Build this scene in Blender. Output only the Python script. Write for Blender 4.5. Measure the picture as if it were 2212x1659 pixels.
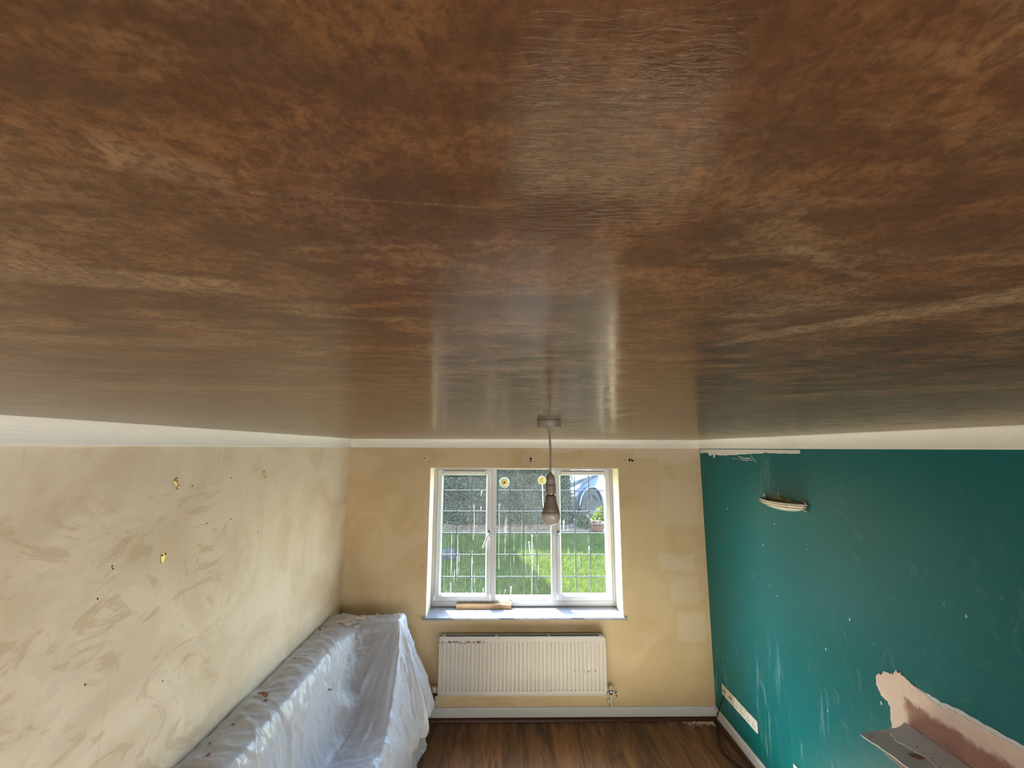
import bpy, bmesh, math, random
import numpy as np
from mathutils import Vector, Matrix, noise as mnoise
from mathutils.bvhtree import BVHTree
from mathutils.geometry import tessellate_polygon

for o in list(bpy.data.objects):
    bpy.data.objects.remove(o)
SC = bpy.context.scene
COL = SC.collection
R = math.radians
PI = math.pi

# ------------------------------------------------------------------ camera
CZ = 2.3196
pi_, ya_, ro_ = R(8.7112), R(.8979), R(.2172)
fw = Vector((math.sin(ya_)*math.cos(pi_), math.cos(ya_)*math.cos(pi_), math.sin(pi_)))
rt0 = Vector((math.cos(ya_), -math.sin(ya_), 0)); up0 = rt0.cross(fw)
rt = rt0*math.cos(ro_)+up0*math.sin(ro_); up = -rt0*math.sin(ro_)+up0*math.cos(ro_)
cd = bpy.data.cameras.new('camera')
cam = bpy.data.objects.new('camera', cd); COL.objects.link(cam)
cd.sensor_width = 36; cd.lens = 902.42*36/2212; cd.clip_start = .01
M4 = Matrix((rt, up, -fw)).transposed().to_4x4(); M4.translation = Vector((0, 0, CZ))
cam.matrix_world = M4
SC.camera = cam

# ------------------------------------------------------------------ sky, sun, exposure
SUN_EL, SUN_AZ = R(47), R(-27)          # sun beyond the garden, left of the window axis
world = bpy.data.worlds.new('sky'); SC.world = world; world.use_nodes = True
wt = world.node_tree; wt.nodes.clear()
sky = wt.nodes.new('ShaderNodeTexSky'); sky.sky_type = 'NISHITA'; sky.sun_disc = False
sky.sun_elevation = SUN_EL; sky.sun_rotation = SUN_AZ
sky.air_density = 1.2; sky.dust_density = .8; sky.ozone_density = 1.8
bg = wt.nodes.new('ShaderNodeBackground'); bg.inputs[1].default_value = .80
wo = wt.nodes.new('ShaderNodeOutputWorld')
wt.links.new(sky.outputs[0], bg.inputs[0]); wt.links.new(bg.outputs[0], wo.inputs[0])

sd = bpy.data.lights.new('sun', 'SUN'); sd.energy = 28; sd.angle = R(.55); sd.color = (1, .96, .90)
sun = bpy.data.objects.new('sun', sd); COL.objects.link(sun)
sdir = Vector((math.sin(SUN_AZ)*math.cos(SUN_EL), math.cos(SUN_AZ)*math.cos(SUN_EL), math.sin(SUN_EL)))
sun.rotation_euler = sdir.to_track_quat('Z', 'Y').to_euler()
sun.location = (-4, 12, 12)

def area(name, loc, rot, sx, sy, energy, color, portal=False):
    l = bpy.data.lights.new(name, 'AREA'); l.shape = 'RECTANGLE'; l.size = sx; l.size_y = sy
    l.energy = energy; l.color = color
    if portal: l.cycles.is_portal = True
    o = bpy.data.objects.new(name, l); COL.objects.link(o); o.location = loc; o.rotation_euler = rot
    return o
area('window_portal', (.187, 4.36, 1.48), (R(-90), 0, 0), 1.7, 1.3, 1, (1, 1, 1), True)
# added fill light at the unseen rear end of the room
area('rear_fill', (.2, -3.1, 1.0), (R(90), 0, 0), 2.4, 2.0, 18, (1, .97, .93))
# second added fill, beside the teal wall behind the viewer
area('side_fill', (1.54, -1.5, .95), (0, R(90), R(15)), 1.8, 2.2, 38, (1, .98, .95))

SC.view_settings.view_transform = 'Standard'
SC.view_settings.look = 'None'
SC.view_settings.gamma = 1
SC.view_settings.use_curve_mapping = False
SC.view_settings.exposure = 1.85
SC.cycles.use_denoising = True
SC.cycles.max_bounces = 10
SC.cycles.diffuse_bounces = 6
SC.cycles.transparent_max_bounces = 24
SC.cycles.caustics_reflective = False
SC.cycles.caustics_refractive = False
SC.cycles.sample_clamp_indirect = 6

# ------------------------------------------------------------------ material helpers
def lin(r, g, b):
    f = lambda c: (c/255/12.92) if c/255 <= .04045 else ((c/255+.055)/1.055)**2.4
    return (f(r), f(g), f(b), 1)

class NT:
    def __init__(s, name):
        s.m = bpy.data.materials.new(name); s.m.use_nodes = True
        s.t = s.m.node_tree; s.t.nodes.clear()
        s.out = s.t.nodes.new('ShaderNodeOutputMaterial')
        s._c = {}
    def n(s, typ, **kw):
        x = s.t.nodes.new(typ)
        for k, v in kw.items(): setattr(x, k, v)
        return x
    def put(s, sock, v):
        if v is None: return
        if hasattr(v, 'node'): s.t.links.new(v, sock)
        else: sock.default_value = v
    def coord(s, kind='Object'):
        if 'tc' not in s._c: s._c['tc'] = s.n('ShaderNodeTexCoord')
        return s._c['tc'].outputs[kind]
    def mapping(s, v, scale=(1, 1, 1), rot=(0, 0, 0), loc=(0, 0, 0)):
        x = s.n('ShaderNodeMapping'); s.put(x.inputs[0], v)
        x.inputs['Scale'].default_value = scale; x.inputs['Rotation'].default_value = rot
        s.put(x.inputs['Location'], loc)
        return x.outputs[0]
    def noise(s, v, scale, detail=3, rough=.5, dist=0, out=0):
        x = s.n('ShaderNodeTexNoise'); s.put(x.inputs['Vector'], v)
        x.inputs['Scale'].default_value = scale; x.inputs['Detail'].default_value = detail
        x.inputs['Roughness'].default_value = rough; x.inputs['Distortion'].default_value = dist
        return x.outputs[out]
    def vor(s, v, scale, feature='F1', out='Distance', rand=1):
        x = s.n('ShaderNodeTexVoronoi', feature=feature); s.put(x.inputs['Vector'], v)
        x.inputs['Scale'].default_value = scale; x.inputs['Randomness'].default_value = rand
        return x.outputs[out]
    def math(s, op, a, b=None, c=None, clamp=False):
        x = s.n('ShaderNodeMath', operation=op); x.use_clamp = clamp
        s.put(x.inputs[0], a); s.put(x.inputs[1], b); s.put(x.inputs[2], c)
        return x.outputs[0]
    def step(s, v, a, b, smooth=True):
        x = s.n('ShaderNodeMapRange'); x.interpolation_type = 'SMOOTHSTEP' if smooth else 'LINEAR'
        s.put(x.inputs[0], v); x.inputs[1].default_value = a; x.inputs[2].default_value = b
        return x.outputs[0]
    def mix(s, f, a, b, mode='MIX'):
        x = s.n('ShaderNodeMix', data_type='RGBA', blend_type=mode)
        s.put(x.inputs[0], f); s.put(x.inputs[6], a); s.put(x.inputs[7], b)
        return x.outputs[2]
    def sep(s, v):
        x = s.n('ShaderNodeSeparateXYZ'); s.put(x.inputs[0], v); return x.outputs
    def bump(s, h, strength=.3, dist=.002, normal=None):
        x = s.n('ShaderNodeBump'); s.put(x.inputs['Height'], h)
        x.inputs['Strength'].default_value = strength; x.inputs['Distance'].default_value = dist
        s.put(x.inputs['Normal'], normal)
        return x.outputs[0]
    def bsdf(s, color, rough=.6, normal=None, metal=0, spec=.5, **kw):
        x = s.n('ShaderNodeBsdfPrincipled')
        s.put(x.inputs['Base Color'], color); s.put(x.inputs['Roughness'], rough)
        s.put(x.inputs['Normal'], normal); s.put(x.inputs['Metallic'], metal)
        x.inputs['Specular IOR Level'].default_value = spec
        for k, v in kw.items(): s.put(x.inputs[k.replace('_', ' ')], v)
        return x.outputs[0]
    def done(s, sh):
        s.t.links.new(sh, s.out.inputs[0]); return s.m

def box_mask(nt, p, q, axes, a0, a1, b0, b1, soft=.02, wob=None, amp=0):
    """soft rectangle in two world axes, its edge made ragged by wob"""
    u, v = p[axes[0]], p[axes[1]]
    if wob is not None:
        w = nt.math('MULTIPLY', nt.math('SUBTRACT', wob, .5), amp)
        u = nt.math('ADD', u, w); v = nt.math('ADD', v, w)
    m = nt.math('MULTIPLY', nt.step(u, a0-soft, a0+soft), nt.step(u, a1+soft, a1-soft))
    m2 = nt.math('MULTIPLY', nt.step(v, b0-soft, b0+soft), nt.step(v, b1+soft, b1-soft))
    return nt.math('MULTIPLY', m, m2)

def plain(name, color, rough=.5, metal=0, nscale=0, namt=.12, bump=0, spec=.5):
    t = NT(name); c = color; nrm = None
    if nscale:
        f = t.noise(t.coord(), nscale, 4, .6)
        dark = tuple(v*(1-namt*2) for v in color[:3])+(1,)
        c = t.mix(f, dark, tuple(min(1, v*(1+namt)) for v in color[:3])+(1,))
        if bump: nrm = t.bump(f, bump, .002)
    return t.done(t.bsdf(c, rough, nrm, metal, spec))

# ------------------------------------------------------------------ materials
def m_ceiling():
    t = NT('drying_plaster'); co = t.coord()
    def lay(ang, sx, sy, sc, lo, hi, dist=1.0, loc=(0, 0, 0), detail=6):
        v = t.mapping(co, rot=(0, 0, R(ang)), scale=(sx, sy, 1), loc=loc)
        return t.step(t.noise(v, sc, detail, .62, dist), lo, hi)
    big = lay(20, 1, 1.8, 13, .43, .57, .6)                       # damp and dry areas
    swp1 = lay(-28, .8, 2.8, 10, .51, .64, .4, (3, 1, 0), 4)            # trowel sweeps, left-handed
    swp2 = lay(34, .8, 2.6, 12, .53, .66, .4, (5, 8, 0), 4)             # and right-handed
    wide = lay(8, .5, 1.6, 3, .40, .62, .5, (9, 4, 0), 4)
    red = lay(0, 1, 1, 9, .52, .68, .6, (2, 7, 0), 3)
    mid = t.noise(co, 190, 5, .66, .4)
    fine = t.noise(co, 420, 3, .62, .4)
    dk = lay(-12, .8, 2.4, 9, .53, .66, .4, (1, 3, 0), 4)
    base = t.mix(big, lin(79, 49, 26), lin(107, 72, 42))
    base = t.mix(t.math('MULTIPLY', wide, .35), base, lin(108, 76, 44))
    base = t.mix(t.math('MULTIPLY', red, .35), base, lin(97, 59, 42))
    base = t.mix(t.math('MULTIPLY', swp1, .50), base, lin(130, 102, 72))
    base = t.mix(t.math('MULTIPLY', swp2, .45), base, lin(128, 98, 67))
    base = t.mix(t.math('MULTIPLY', dk, .55), base, lin(72, 46, 25))
    p = t.sep(co); wob = t.noise(co, 60, 5, .65); wob2 = t.noise(co, 14, 3, .5)
    def sweep(x0, y0, x1, y1, w0, w1, soft, amt, col):
        """one trowel sweep: a tapering stroke with a frayed edge"""
        nonlocal base
        l = math.hypot(x1-x0, y1-y0); dx, dy = (x1-x0)/l, (y1-y0)/l
        a, b = t.math('SUBTRACT', p[0], x0), t.math('SUBTRACT', p[1], y0)
        u = t.math('DIVIDE', t.math('ADD', t.math('MULTIPLY', a, dx), t.math('MULTIPLY', b, dy)), l)
        v = t.math('SUBTRACT', t.math('MULTIPLY', a, dy), t.math('MULTIPLY', b, dx))
        fr = t.math('ADD', t.math('MULTIPLY', t.math('SUBTRACT', wob, .5), soft*3), t.math('MULTIPLY', t.math('SUBTRACT', wob2, .5), w1*1.2))
        v = t.math('ABSOLUTE', t.math('ADD', v, fr))
        d = t.math('SUBTRACT', v, t.math('ADD', w0, t.math('MULTIPLY', u, w1-w0)))
        m = t.math('MULTIPLY', t.step(d, soft, -soft), t.math('MULTIPLY', t.step(u, -.05, .08), t.step(u, 1.12, .9)))
        base = t.mix(t.math('MULTIPLY', m, amt), base, col)
    PALE, DEEP = lin(138, 111, 82), lin(75, 47, 26)
    sweep(.180, .350, .330, .190, .006, .026, .005, .80, PALE)
    sweep(.235, .255, .120, .300, .010, .006, .004, .55, DEEP)
    sweep(.430, .720, .760, .520, .030, .060, .012, .60, PALE)
    sweep(.360, .560, .560, .400, .012, .022, .008, .50, DEEP)
    sweep(-.275, .205, -.150, .226, .018, .010, .004, .65, PALE)
    sweep(-.300, .250, -.180, .262, .014, .006, .004, .55, DEEP)
    sweep(-.420, .340, -.220, .360, .020, .010, .006, .45, PALE)
    sweep(-.660, .480, -.300, .540, .022, .010, .008, .55, DEEP)
    sweep(-.620, .620, -.200, .640, .040, .016, .010, .45, PALE)
    sweep(-.095, .1375, .010, .146, .0010, .0006, .0007, .35, PALE)
    sweep(.120, .170, .190, .205, .004, .002, .002, .5, PALE)
    sweep(-.125, .118, -.095, .132, .010, .006, .004, .45, PALE)
    mm = t.math('ADD', t.math('MULTIPLY', t.step(mid, .42, .58), .6), t.math('MULTIPLY', t.step(fine, .40, .60), .4))
    base = t.mix(t.math('MULTIPLY', t.math('SUBTRACT', 1, mm), .70), base, lin(61, 39, 22))
    far = t.noise(t.mapping(co, rot=(0, 0, R(6)), scale=(.7, 1.3, 1)), 26, 6, .68, .6)
    fs = t.step(far, .40, .60)
    base = t.mix(t.math('MULTIPLY', t.math('SUBTRACT', 1, fs), .42), base, lin(63, 40, 23))
    trow = t.noise(t.mapping(co, rot=(0, 0, R(-24)), scale=(1, 5, 1)), 150, 4, .6, 1.2)
    trow2 = t.noise(t.mapping(co, rot=(0, 0, R(30)), scale=(1, 5, 1)), 120, 4, .6, 1.2)
    rid = t.mix(t.step(t.noise(co, 9, 2), .44, .56), trow, trow2)
    h = t.math('ADD', rid, t.math('MULTIPLY', fine, .3))
    h = t.math('ADD', h, t.math('MULTIPLY', far, .8))
    nrm = t.bump(h, .10, .0010)
    rough = t.math('ADD', .085, t.math('ADD', t.math('MULTIPLY', big, .05), t.math('MULTIPLY', fs, .07)))
    # a broken film of water over matt plaster: part of the surface mirrors, the rest does not
    df = t.bsdf(base, .8, nrm, spec=.12)
    gl = t.n('ShaderNodeBsdfGlossy'); t.put(gl.inputs['Roughness'], rough); t.put(gl.inputs['Normal'], nrm); gl.inputs[0].default_value = (.95, .90, .80, 1)
    fr = t.n('ShaderNodeFresnel'); fr.inputs[0].default_value = 1.33; t.put(fr.inputs[1], nrm)
    mx = t.n('ShaderNodeMixShader')
    t.put(mx.inputs[0], t.math('MULTIPLY', fr.outputs[0], .57)); t.put(mx.inputs[1], df); t.put(mx.inputs[2], gl.outputs[0])
    return t.done(mx.outputs[0])

def m_cream(name, a, b, seed, filler=()):
    t = NT(name); co = t.coord(); p = t.sep(co)
    st = t.mapping(co, loc=(seed, seed, seed))
    n1 = t.noise(st, 1.7, 5, .6, 1.1)
    n2 = t.noise(t.mapping(st, scale=(2.2, 2.2, .55)), 2.6, 6, .65, 1.6)
    n3 = t.noise(st, 240, 2, .5)
    c = t.mix(t.step(n1, .36, .62), a, b)
    if seed == 1:     # wiped filler smears, low on the left wall
        zone = t.math('MULTIPLY', t.step(p[1], 2.75, 2.1), t.step(p[2], 2.22, 2.0))
        sw = t.noise(t.mapping(co, rot=(R(38), 0, 0), scale=(1, .9, 1.5)), 2.6, 6, .62, 3.2)
        c = t.mix(t.math('MULTIPLY', t.math('MULTIPLY', t.step(sw, .50, .58), zone), .55), c, lin(212, 200, 180))
        sw2 = t.noise(t.mapping(co, rot=(R(-42), 0, 0), scale=(1, .8, 1.6), loc=(0, 3, 1)), 2.4, 6, .66, 3.0)
        c = t.mix(t.math('MULTIPLY', t.math('MULTIPLY', t.step(sw2, .53, .61), zone), .42), c, lin(184, 158, 120))
        # thin drips of wall paint
        dr = t.noise(t.mapping(co, scale=(1, 30, 1.2)), 1.6, 3, .5)
        c = t.mix(t.math('MULTIPLY', t.step(dr, .62, .76), .14), c, lin(170, 142, 100))
    else:
        c = t.mix(t.math('MULTIPLY', t.step(n2, .55, .75), .3), c, lin(214, 190, 148))
    wob = t.noise(co, 9, 4, .7)
    for (x0, x1, z0, z1, amt) in filler:
        m = box_mask(t, p, None, (0, 2), x0, x1, z0, z1, .012, wob, .11)
        c = t.mix(t.math('MULTIPLY', m, amt), c, lin(216, 200, 180))
    spk = t.vor(st, 7, out='Distance')
    c = t.mix(t.math('MULTIPLY', t.step(spk, .035, .02), .6), c, lin(120, 92, 60))
    nrm = t.bump(t.math('ADD', t.math('MULTIPLY', n2, .7), t.math('MULTIPLY', n3, .2)), .25, .003)
    return t.done(t.bsdf(c, .62, nrm, spec=.3))

def m_teal():
    t = NT('dark_teal_paint'); co = t.coord(); p = t.sep(co)
    n1 = t.noise(co, 1.3, 4, .6, .6)
    c = t.mix(n1, lin(6, 92, 94), lin(12, 106, 110))
    # chalky hand and sponge wipes
    wipe = t.noise(t.mapping(co, rot=(R(20), 0, 0), scale=(1, 1.6, 1)), 5, 6, .7, 2.4)
    zone = t.noise(t.mapping(co, loc=(4, 4, 2)), 1.5, 3, .5)
    wm = t.math('MULTIPLY', t.step(wipe, .54, .72), t.step(zone, .42, .62))
    c = t.mix(t.math('MULTIPLY', wm, .42), c, lin(120, 150, 138))
    drip = t.noise(t.mapping(co, scale=(1, 5.5, .8)), 3, 5, .62, .7)
    dz = t.math('MULTIPLY', t.step(p[2], 1.15, .75), t.step(p[1], 2.35, 2.6))
    c = t.mix(t.math('MULTIPLY', t.math('MULTIPLY', t.step(drip, .56, .66), dz), .34), c, lin(120, 165, 165))
    d2 = t.math('MULTIPLY', box_mask(t, p, None, (1, 2), 2.93, 3.08, 2.0, 2.28, .03, t.noise(co, 14, 3), .1), t.step(drip, .42, .6))
    c = t.mix(t.math('MULTIPLY', d2, .2), c, lin(140, 168, 152))
    # thrown plaster specks
    sp = t.vor(t.mapping(co, scale=(1, 1, .55), rot=(R(30), 0, 0)), 13)
    gate = t.step(t.noise(t.mapping(co, loc=(1, 9, 3)), 6, 2), .50, .56)
    c = t.mix(t.math('MULTIPLY', t.step(sp, .075, .045), gate), c, lin(205, 215, 205))
    nrm = t.bump(t.noise(co, 160, 3, .6), .12, .002)
    rough = t.math('ADD', .42, t.math('MULTIPLY', wm, .3))
    return t.done(t.bsdf(c, rough, nrm, spec=.20))

def m_wood_floor():
    t = NT('dark_oak_laminate')
    oi = t.n('ShaderNodeObjectInfo')
    off = t.n('ShaderNodeCombineXYZ')
    t.put(off.inputs[0], t.math('MULTIPLY', oi.outputs['Random'], 31)); t.put(off.inputs[1], t.math('MULTIPLY', oi.outputs['Random'], 17))
    v = t.mapping(t.coord(), loc=off.outputs[0])
    ring = t.noise(t.mapping(v, scale=(9, 1.1, 1)), 1.1, 5, .6, 1.4)
    grain = t.noise(t.mapping(v, scale=(90, 5, 1)), 1, 5, .65, .4)
    n = t.noise(v, 3, 4, .6)
    c = t.mix(t.step(ring, .3, .7), lin(86, 57, 33), lin(154, 108, 66))
    c = t.mix(t.math('MULTIPLY', t.step(grain, .52, .66), .65), c, lin(46, 27, 15))
    tone = t.mix(oi.outputs['Random'], (.72, .70, .68, 1), (1.12, 1.06, 1.0, 1))
    c = t.mix(1, c, tone, 'MULTIPLY')
    c = t.mix(t.math('MULTIPLY', t.step(n, .5, .75), .25), c, lin(120, 92, 78))
    return t.done(t.bsdf(c, t.math('ADD', .33, t.math('MULTIPLY', grain, .2)), t.bump(grain, .15, .001), spec=.45))

def m_glass():
    t = NT('dirty_window_glass'); co = t.coord(); p = t.sep(co)
    tr = t.n('ShaderNodeBsdfTransparent'); tr.inputs[0].default_value = (.95, .97, .96, 1)
    gl = t.n('ShaderNodeBsdfGlossy'); gl.inputs['Roughness'].default_value = .02
    fr = t.n('ShaderNodeFresnel'); fr.inputs[0].default_value = 1.45
    m1 = t.n('ShaderNodeMixShader')
    front = t.math('SUBTRACT', 1, t.n('ShaderNodeNewGeometry').outputs['Backfacing'])   # reflect once, on the way in
    t.put(m1.inputs[0], t.math('MULTIPLY', t.math('MULTIPLY', fr.outputs[0], front), .4)); t.put(m1.inputs[1], tr.outputs[0]); t.put(m1.inputs[2], gl.outputs[0])
    # limescale runs and a thin film of dust
    run = t.noise(t.mapping(co, scale=(70, 1, 1.5)), 1, 3, .6, .25)
    zone = t.noise(t.mapping(co, scale=(2.4, 1, 1.3), loc=(5.3, 0, 2.2)), 1.6, 3, .6)
    low = t.step(p[2], 1.75, 1.2); lft = t.step(p[0], .25, -.5)
    ff = t.math('MULTIPLY', t.math('MULTIPLY', t.step(run, .60, .70), t.step(zone, .38, .6)), t.math('MULTIPLY', low, t.math('ADD', .15, lft), clamp=True))
    film = t.math('MULTIPLY', t.noise(co, 6, 4, .6), .008)
    ff = t.math('ADD', t.math('MULTIPLY', ff, .5), film, clamp=True)
    df = t.n('ShaderNodeBsdfDiffuse'); df.inputs[0].default_value = lin(225, 235, 228)
    tl = t.n('ShaderNodeBsdfTranslucent'); tl.inputs[0].default_value = lin(225, 235, 228)
    ad = t.n('ShaderNodeMixShader'); ad.inputs[0].default_value = .6
    t.put(ad.inputs[1], df.outputs[0]); t.put(ad.inputs[2], tl.outputs[0])
    m2 = t.n('ShaderNodeMixShader')
    t.put(m2.inputs[0], ff); t.put(m2.inputs[1], m1.outputs[0]); t.put(m2.inputs[2], ad.outputs[0])
    return t.done(m2.outputs[0])

def m_sheet():
    t = NT('thin_polythene_sheet'); co = t.coord()
    wv = t.n('ShaderNodeVectorMath', operation='ADD'); t.put(wv.inputs[0], co)
    sc_v = t.n('ShaderNodeVectorMath', operation='SCALE'); t.put(sc_v.inputs[0], t.noise(co, 7, 3, .6, 0, 1)); sc_v.inputs['Scale'].default_value = .16
    t.put(wv.inputs[1], sc_v.outputs[0])
    n = t.math('ADD', t.step(t.vor(t.mapping(wv.outputs[0], scale=(1, 1.9, .6)), 5.5, 'DISTANCE_TO_EDGE'), 0, .16, False),
               t.math('MULTIPLY', t.step(t.vor(t.mapping(wv.outputs[0], rot=(.5, .3, .2), scale=(1, 1.6, .7)), 13, 'DISTANCE_TO_EDGE'), 0, .2, False), .6))
    f = t.noise(co, 60, 4, .6, .8)
    nrm = t.bump(t.math('ADD', n, t.math('MULTIPLY', f, .4)), .30, .006)
    pb = t.bsdf(lin(238, 243, 252), .22, nrm, spec=.8)
    tl = t.n('ShaderNodeBsdfTranslucent'); tl.inputs[0].default_value = lin(238, 243, 252)
    m0 = t.n('ShaderNodeMixShader'); m0.inputs[0].default_value = .3
    t.put(m0.inputs[1], pb); t.put(m0.inputs[2], tl.outputs[0])
    tr = t.n('ShaderNodeBsdfTransparent'); tr.inputs[0].default_value = (.95, .95, .95, 1)
    lw = t.n('ShaderNodeLayerWeight'); lw.inputs[0].default_value = .35
    fac = t.math('MULTIPLY', t.math('SUBTRACT', 1, lw.outputs[1]), .42)
    m = t.n('ShaderNodeMixShader'); t.put(m.inputs[0], fac)
    t.put(m.inputs[1], m0.outputs[0]); t.put(m.inputs[2], tr.outputs[0])
    return t.done(m.outputs[0])

def m_patch():
    t = NT('fresh_pink_plaster'); co = t.coord(); p = t.sep(co)
    w = t.math('MULTIPLY', t.math('SUBTRACT', t.noise(co, 13, 5, .65, .6), .5), .10)
    z = t.math('ADD', p[2], w); y = t.math('ADD', p[1], w)
    wet = t.math('MULTIPLY', t.step(z, 1.20, 1.17), t.step(y, 2.11, 2.07))
    c = t.mix(t.noise(co, 22, 4, .6), lin(208, 182, 168), lin(226, 206, 194))
    damp = t.mix(t.noise(t.mapping(co, scale=(1, 1, 1.8)), 11, 4, .6), lin(126, 86, 66), lin(176, 136, 128))
    c = t.mix(wet, c, damp)
    spk = t.vor(co, 120); c = t.mix(t.math('MULTIPLY', t.step(spk, .12, .06), .4), c, lin(96, 70, 54))
    return t.done(t.bsdf(c, .6, t.bump(t.noise(co, 90, 4, .6), .3, .003), spec=.3))

def m_board():
    t = NT('dusty_grey_board'); co = t.coord()
    n = t.noise(co, 40, 5, .7); n2 = t.noise(t.mapping(co, scale=(1, 2.5, 1)), 55, 3, .6, .8)
    c = t.mix(n, lin(184, 186, 190), lin(224, 226, 230))
    c = t.mix(t.math('MULTIPLY', t.step(n2, .62, .70), .8), c, lin(96, 82, 70))
    return t.done(t.bsdf(c, .8, t.bump(n, .4, .003), spec=.2))

def m_rad():
    t = NT('cream_radiator_enamel'); co = t.coord(); p = t.sep(co)
    c = t.mix(t.noise(co, 5, 3), lin(184, 181, 175), lin(196, 192, 186))
    chip = t.vor(t.mapping(co, scale=(1, 1, .6)), 30)
    g1 = t.math('MULTIPLY', box_mask(t, p, None, (0, 2), -.56, -.17, .652, .673, .003, t.noise(co, 50, 2), .02), t.step(t.noise(co, 75, 2), .5, .56))
    g2 = t.math('MULTIPLY', box_mask(t, p, None, (0, 2), .55, .88, .42, .438, .003), t.step(t.noise(co, 60, 2), .6, .64))
    few = t.math('MULTIPLY', t.step(chip, .07, .05), t.step(t.noise(co, 9, 2), .58, .62))
    g = t.math('MAXIMUM', t.math('MAXIMUM', g1, g2), few)
    c = t.mix(g, c, lin(70, 34, 26))
    st = t.math('MULTIPLY', box_mask(t, p, None, (0, 2), .0, .42, .31, .36, .045, t.noise(co, 30, 3), .12), .16)
    c = t.mix(st, c, lin(130, 104, 84))
    return t.done(t.bsdf(c, .38, spec=.45))

MT = dict(
    ceiling=m_ceiling(),
    left=m_cream('cream_wall_paint', lin(212, 195, 168), lin(226, 212, 190), 1),
    back=m_cream('warm_cream_wall_paint', lin(198, 175, 137), lin(208, 188, 152), 4,
                 [(.36, .62, 2.275, 2.33, .8), (.6, 1.2, 2.292, 2.33, .8), (1.24, 1.84, 2.235, 2.33, .75), (1.45, 1.76, 2.17, 2.26, .55),
                  (1.45, 1.80, 1.62, 2.02, .35), (1.42, 1.74, 1.22, 1.36, .5), (1.50, 1.76, .95, 1.16, .38), (1.55, 1.80, .62, .86, .5)]),
    teal=m_teal(), floor=m_wood_floor(), glass=m_glass(), sheet=m_sheet(), patch=m_patch(), board=m_board(), rad=m_rad(),
    white=plain('white_gloss_paint', lin(226, 226, 222), .38, nscale=30, namt=.03),
    coving=plain('white_coving_paint', lin(232, 229, 220), .6, nscale=14, namt=.03, bump=.1),
    skirt=plain('worn_white_skirting', lin(206, 208, 208), .45, nscale=26, namt=.07),
    reveal=plain('reveal_paint', lin(240, 230, 205), .55, nscale=12, namt=.03),
    upvc=plain('white_upvc', lin(183, 184, 187), .28, nscale=6, namt=.02),
    sill=plain('white_sill_board', lin(143, 146, 153), .3, nscale=9, namt=.02),
    lead=plain('grey_lead', lin(96, 104, 112), .45, metal=.5, nscale=60),
    gap=plain('dark_gap', lin(26, 22, 20), .7, nscale=20),
    plastic=plain('aged_white_plastic', lin(206, 198, 186), .4, nscale=20, namt=.03),
    holder=plain('shaded_holder_plastic', lin(120, 112, 101), .45, nscale=30, namt=.05),  # holder and bulb plastics darkened: their backlit shade is put into the colour
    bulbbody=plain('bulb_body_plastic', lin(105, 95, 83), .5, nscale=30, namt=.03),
    opal=plain('opal_bulb_globe', lin(162, 156, 149), .16, nscale=10, namt=.02),
    brass=plain('polished_brass', lin(206, 178, 118), .28, metal=.9, nscale=20),
    chrome=plain('chrome', lin(190, 190, 192), .18, metal=1, nscale=20, namt=.04),
    darkmetal=plain('tarnished_pipe', lin(52, 44, 38), .4, metal=.6, nscale=30),
    glasswhite=plain('frosted_white_glass', lin(232, 230, 222), .22, nscale=14, namt=.02),
    dusty=plain('plaster_dusted_inside', lin(170, 150, 122), .7, nscale=30, bump=.3),
    timber=plain('planed_pine', lin(190, 152, 112), .55, nscale=25, namt=.15),
    beadwood=plain('dark_bead', lin(74, 42, 26), .35, nscale=40, namt=.2),
    brownwood=plain('brown_wood_panel', lin(98, 64, 40), .5, nscale=8, namt=.2, bump=.1),
    filler=plain('pale_filler', lin(206, 188, 166), .7, nscale=40, namt=.06),
    primer=plain('white_primer', lin(228, 222, 214), .6, nscale=40, namt=.04),
    bare=plain('bare_tan_plaster', lin(196, 140, 96), .7, nscale=60),
    black=plain('black_rubber', lin(22, 21, 20), .45, nscale=40),
    hole=plain('dark_hole', lin(14, 12, 10), .9, nscale=40),
    flake=plain('dry_plaster_flake', lin(216, 202, 180), .8, nscale=60, namt=.1, bump=.3),
    brownflake=plain('brown_plaster_flake', lin(150, 108, 82), .8, nscale=80, namt=.2, bump=.3),
    sofa=plain('brown_grey_upholstery', lin(92, 80, 72), .9, nscale=60, namt=.12, bump=.2, spec=.2),
    sofatop=plain('tan_sofa_top', lin(140, 112, 84), .9, nscale=60, namt=.12, spec=.2),
    yellow=plain('pale_yellow_plastic', lin(240, 224, 140), .4, nscale=30, namt=.05),
    palerim=plain('clear_pale_rim', lin(214, 232, 240), .25, nscale=30, namt=.03),
    faint=plain('limescale_run', lin(150, 166, 150), .5, nscale=40, namt=.05),
    drip=plain('white_paint_run', lin(240, 244, 244), .4, nscale=40, namt=.02),
    terracotta=plain('terracotta', lin(89, 56, 45), .7, nscale=30, namt=.15),
    soil=plain('dry_soil', lin(110, 92, 75), .95, nscale=18, namt=.3, bump=.6),
    stone=plain('brown_edging_stone', lin(68, 56, 47), .85, nscale=18, namt=.2, bump=.4),
    carpaint=plain('silver_blue_car_paint', lin(89, 98, 117), .25, metal=.3, nscale=4, namt=.03),
    cardark=plain('dark_car_plastic', lin(24, 27, 32), .5, nscale=30),
    carglass=plain('car_window', lin(30, 36, 42), .06, nscale=4),
    lamp=plain('headlamp_lens', lin(185, 192, 201), .08, nscale=30),
    tyre=plain('tyre_rubber', lin(40, 42, 46), .8, nscale=50),
    plate=plain('number_plate', lin(129, 138, 138), .35, nscale=20, namt=.03),
    plateink=plain('faded_plate_ink', lin(169, 129, 138), .5, nscale=20, namt=.03),
    paving=plain('driveway_paving', lin(82, 79, 75), .9, nscale=12, namt=.2),
)

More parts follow.
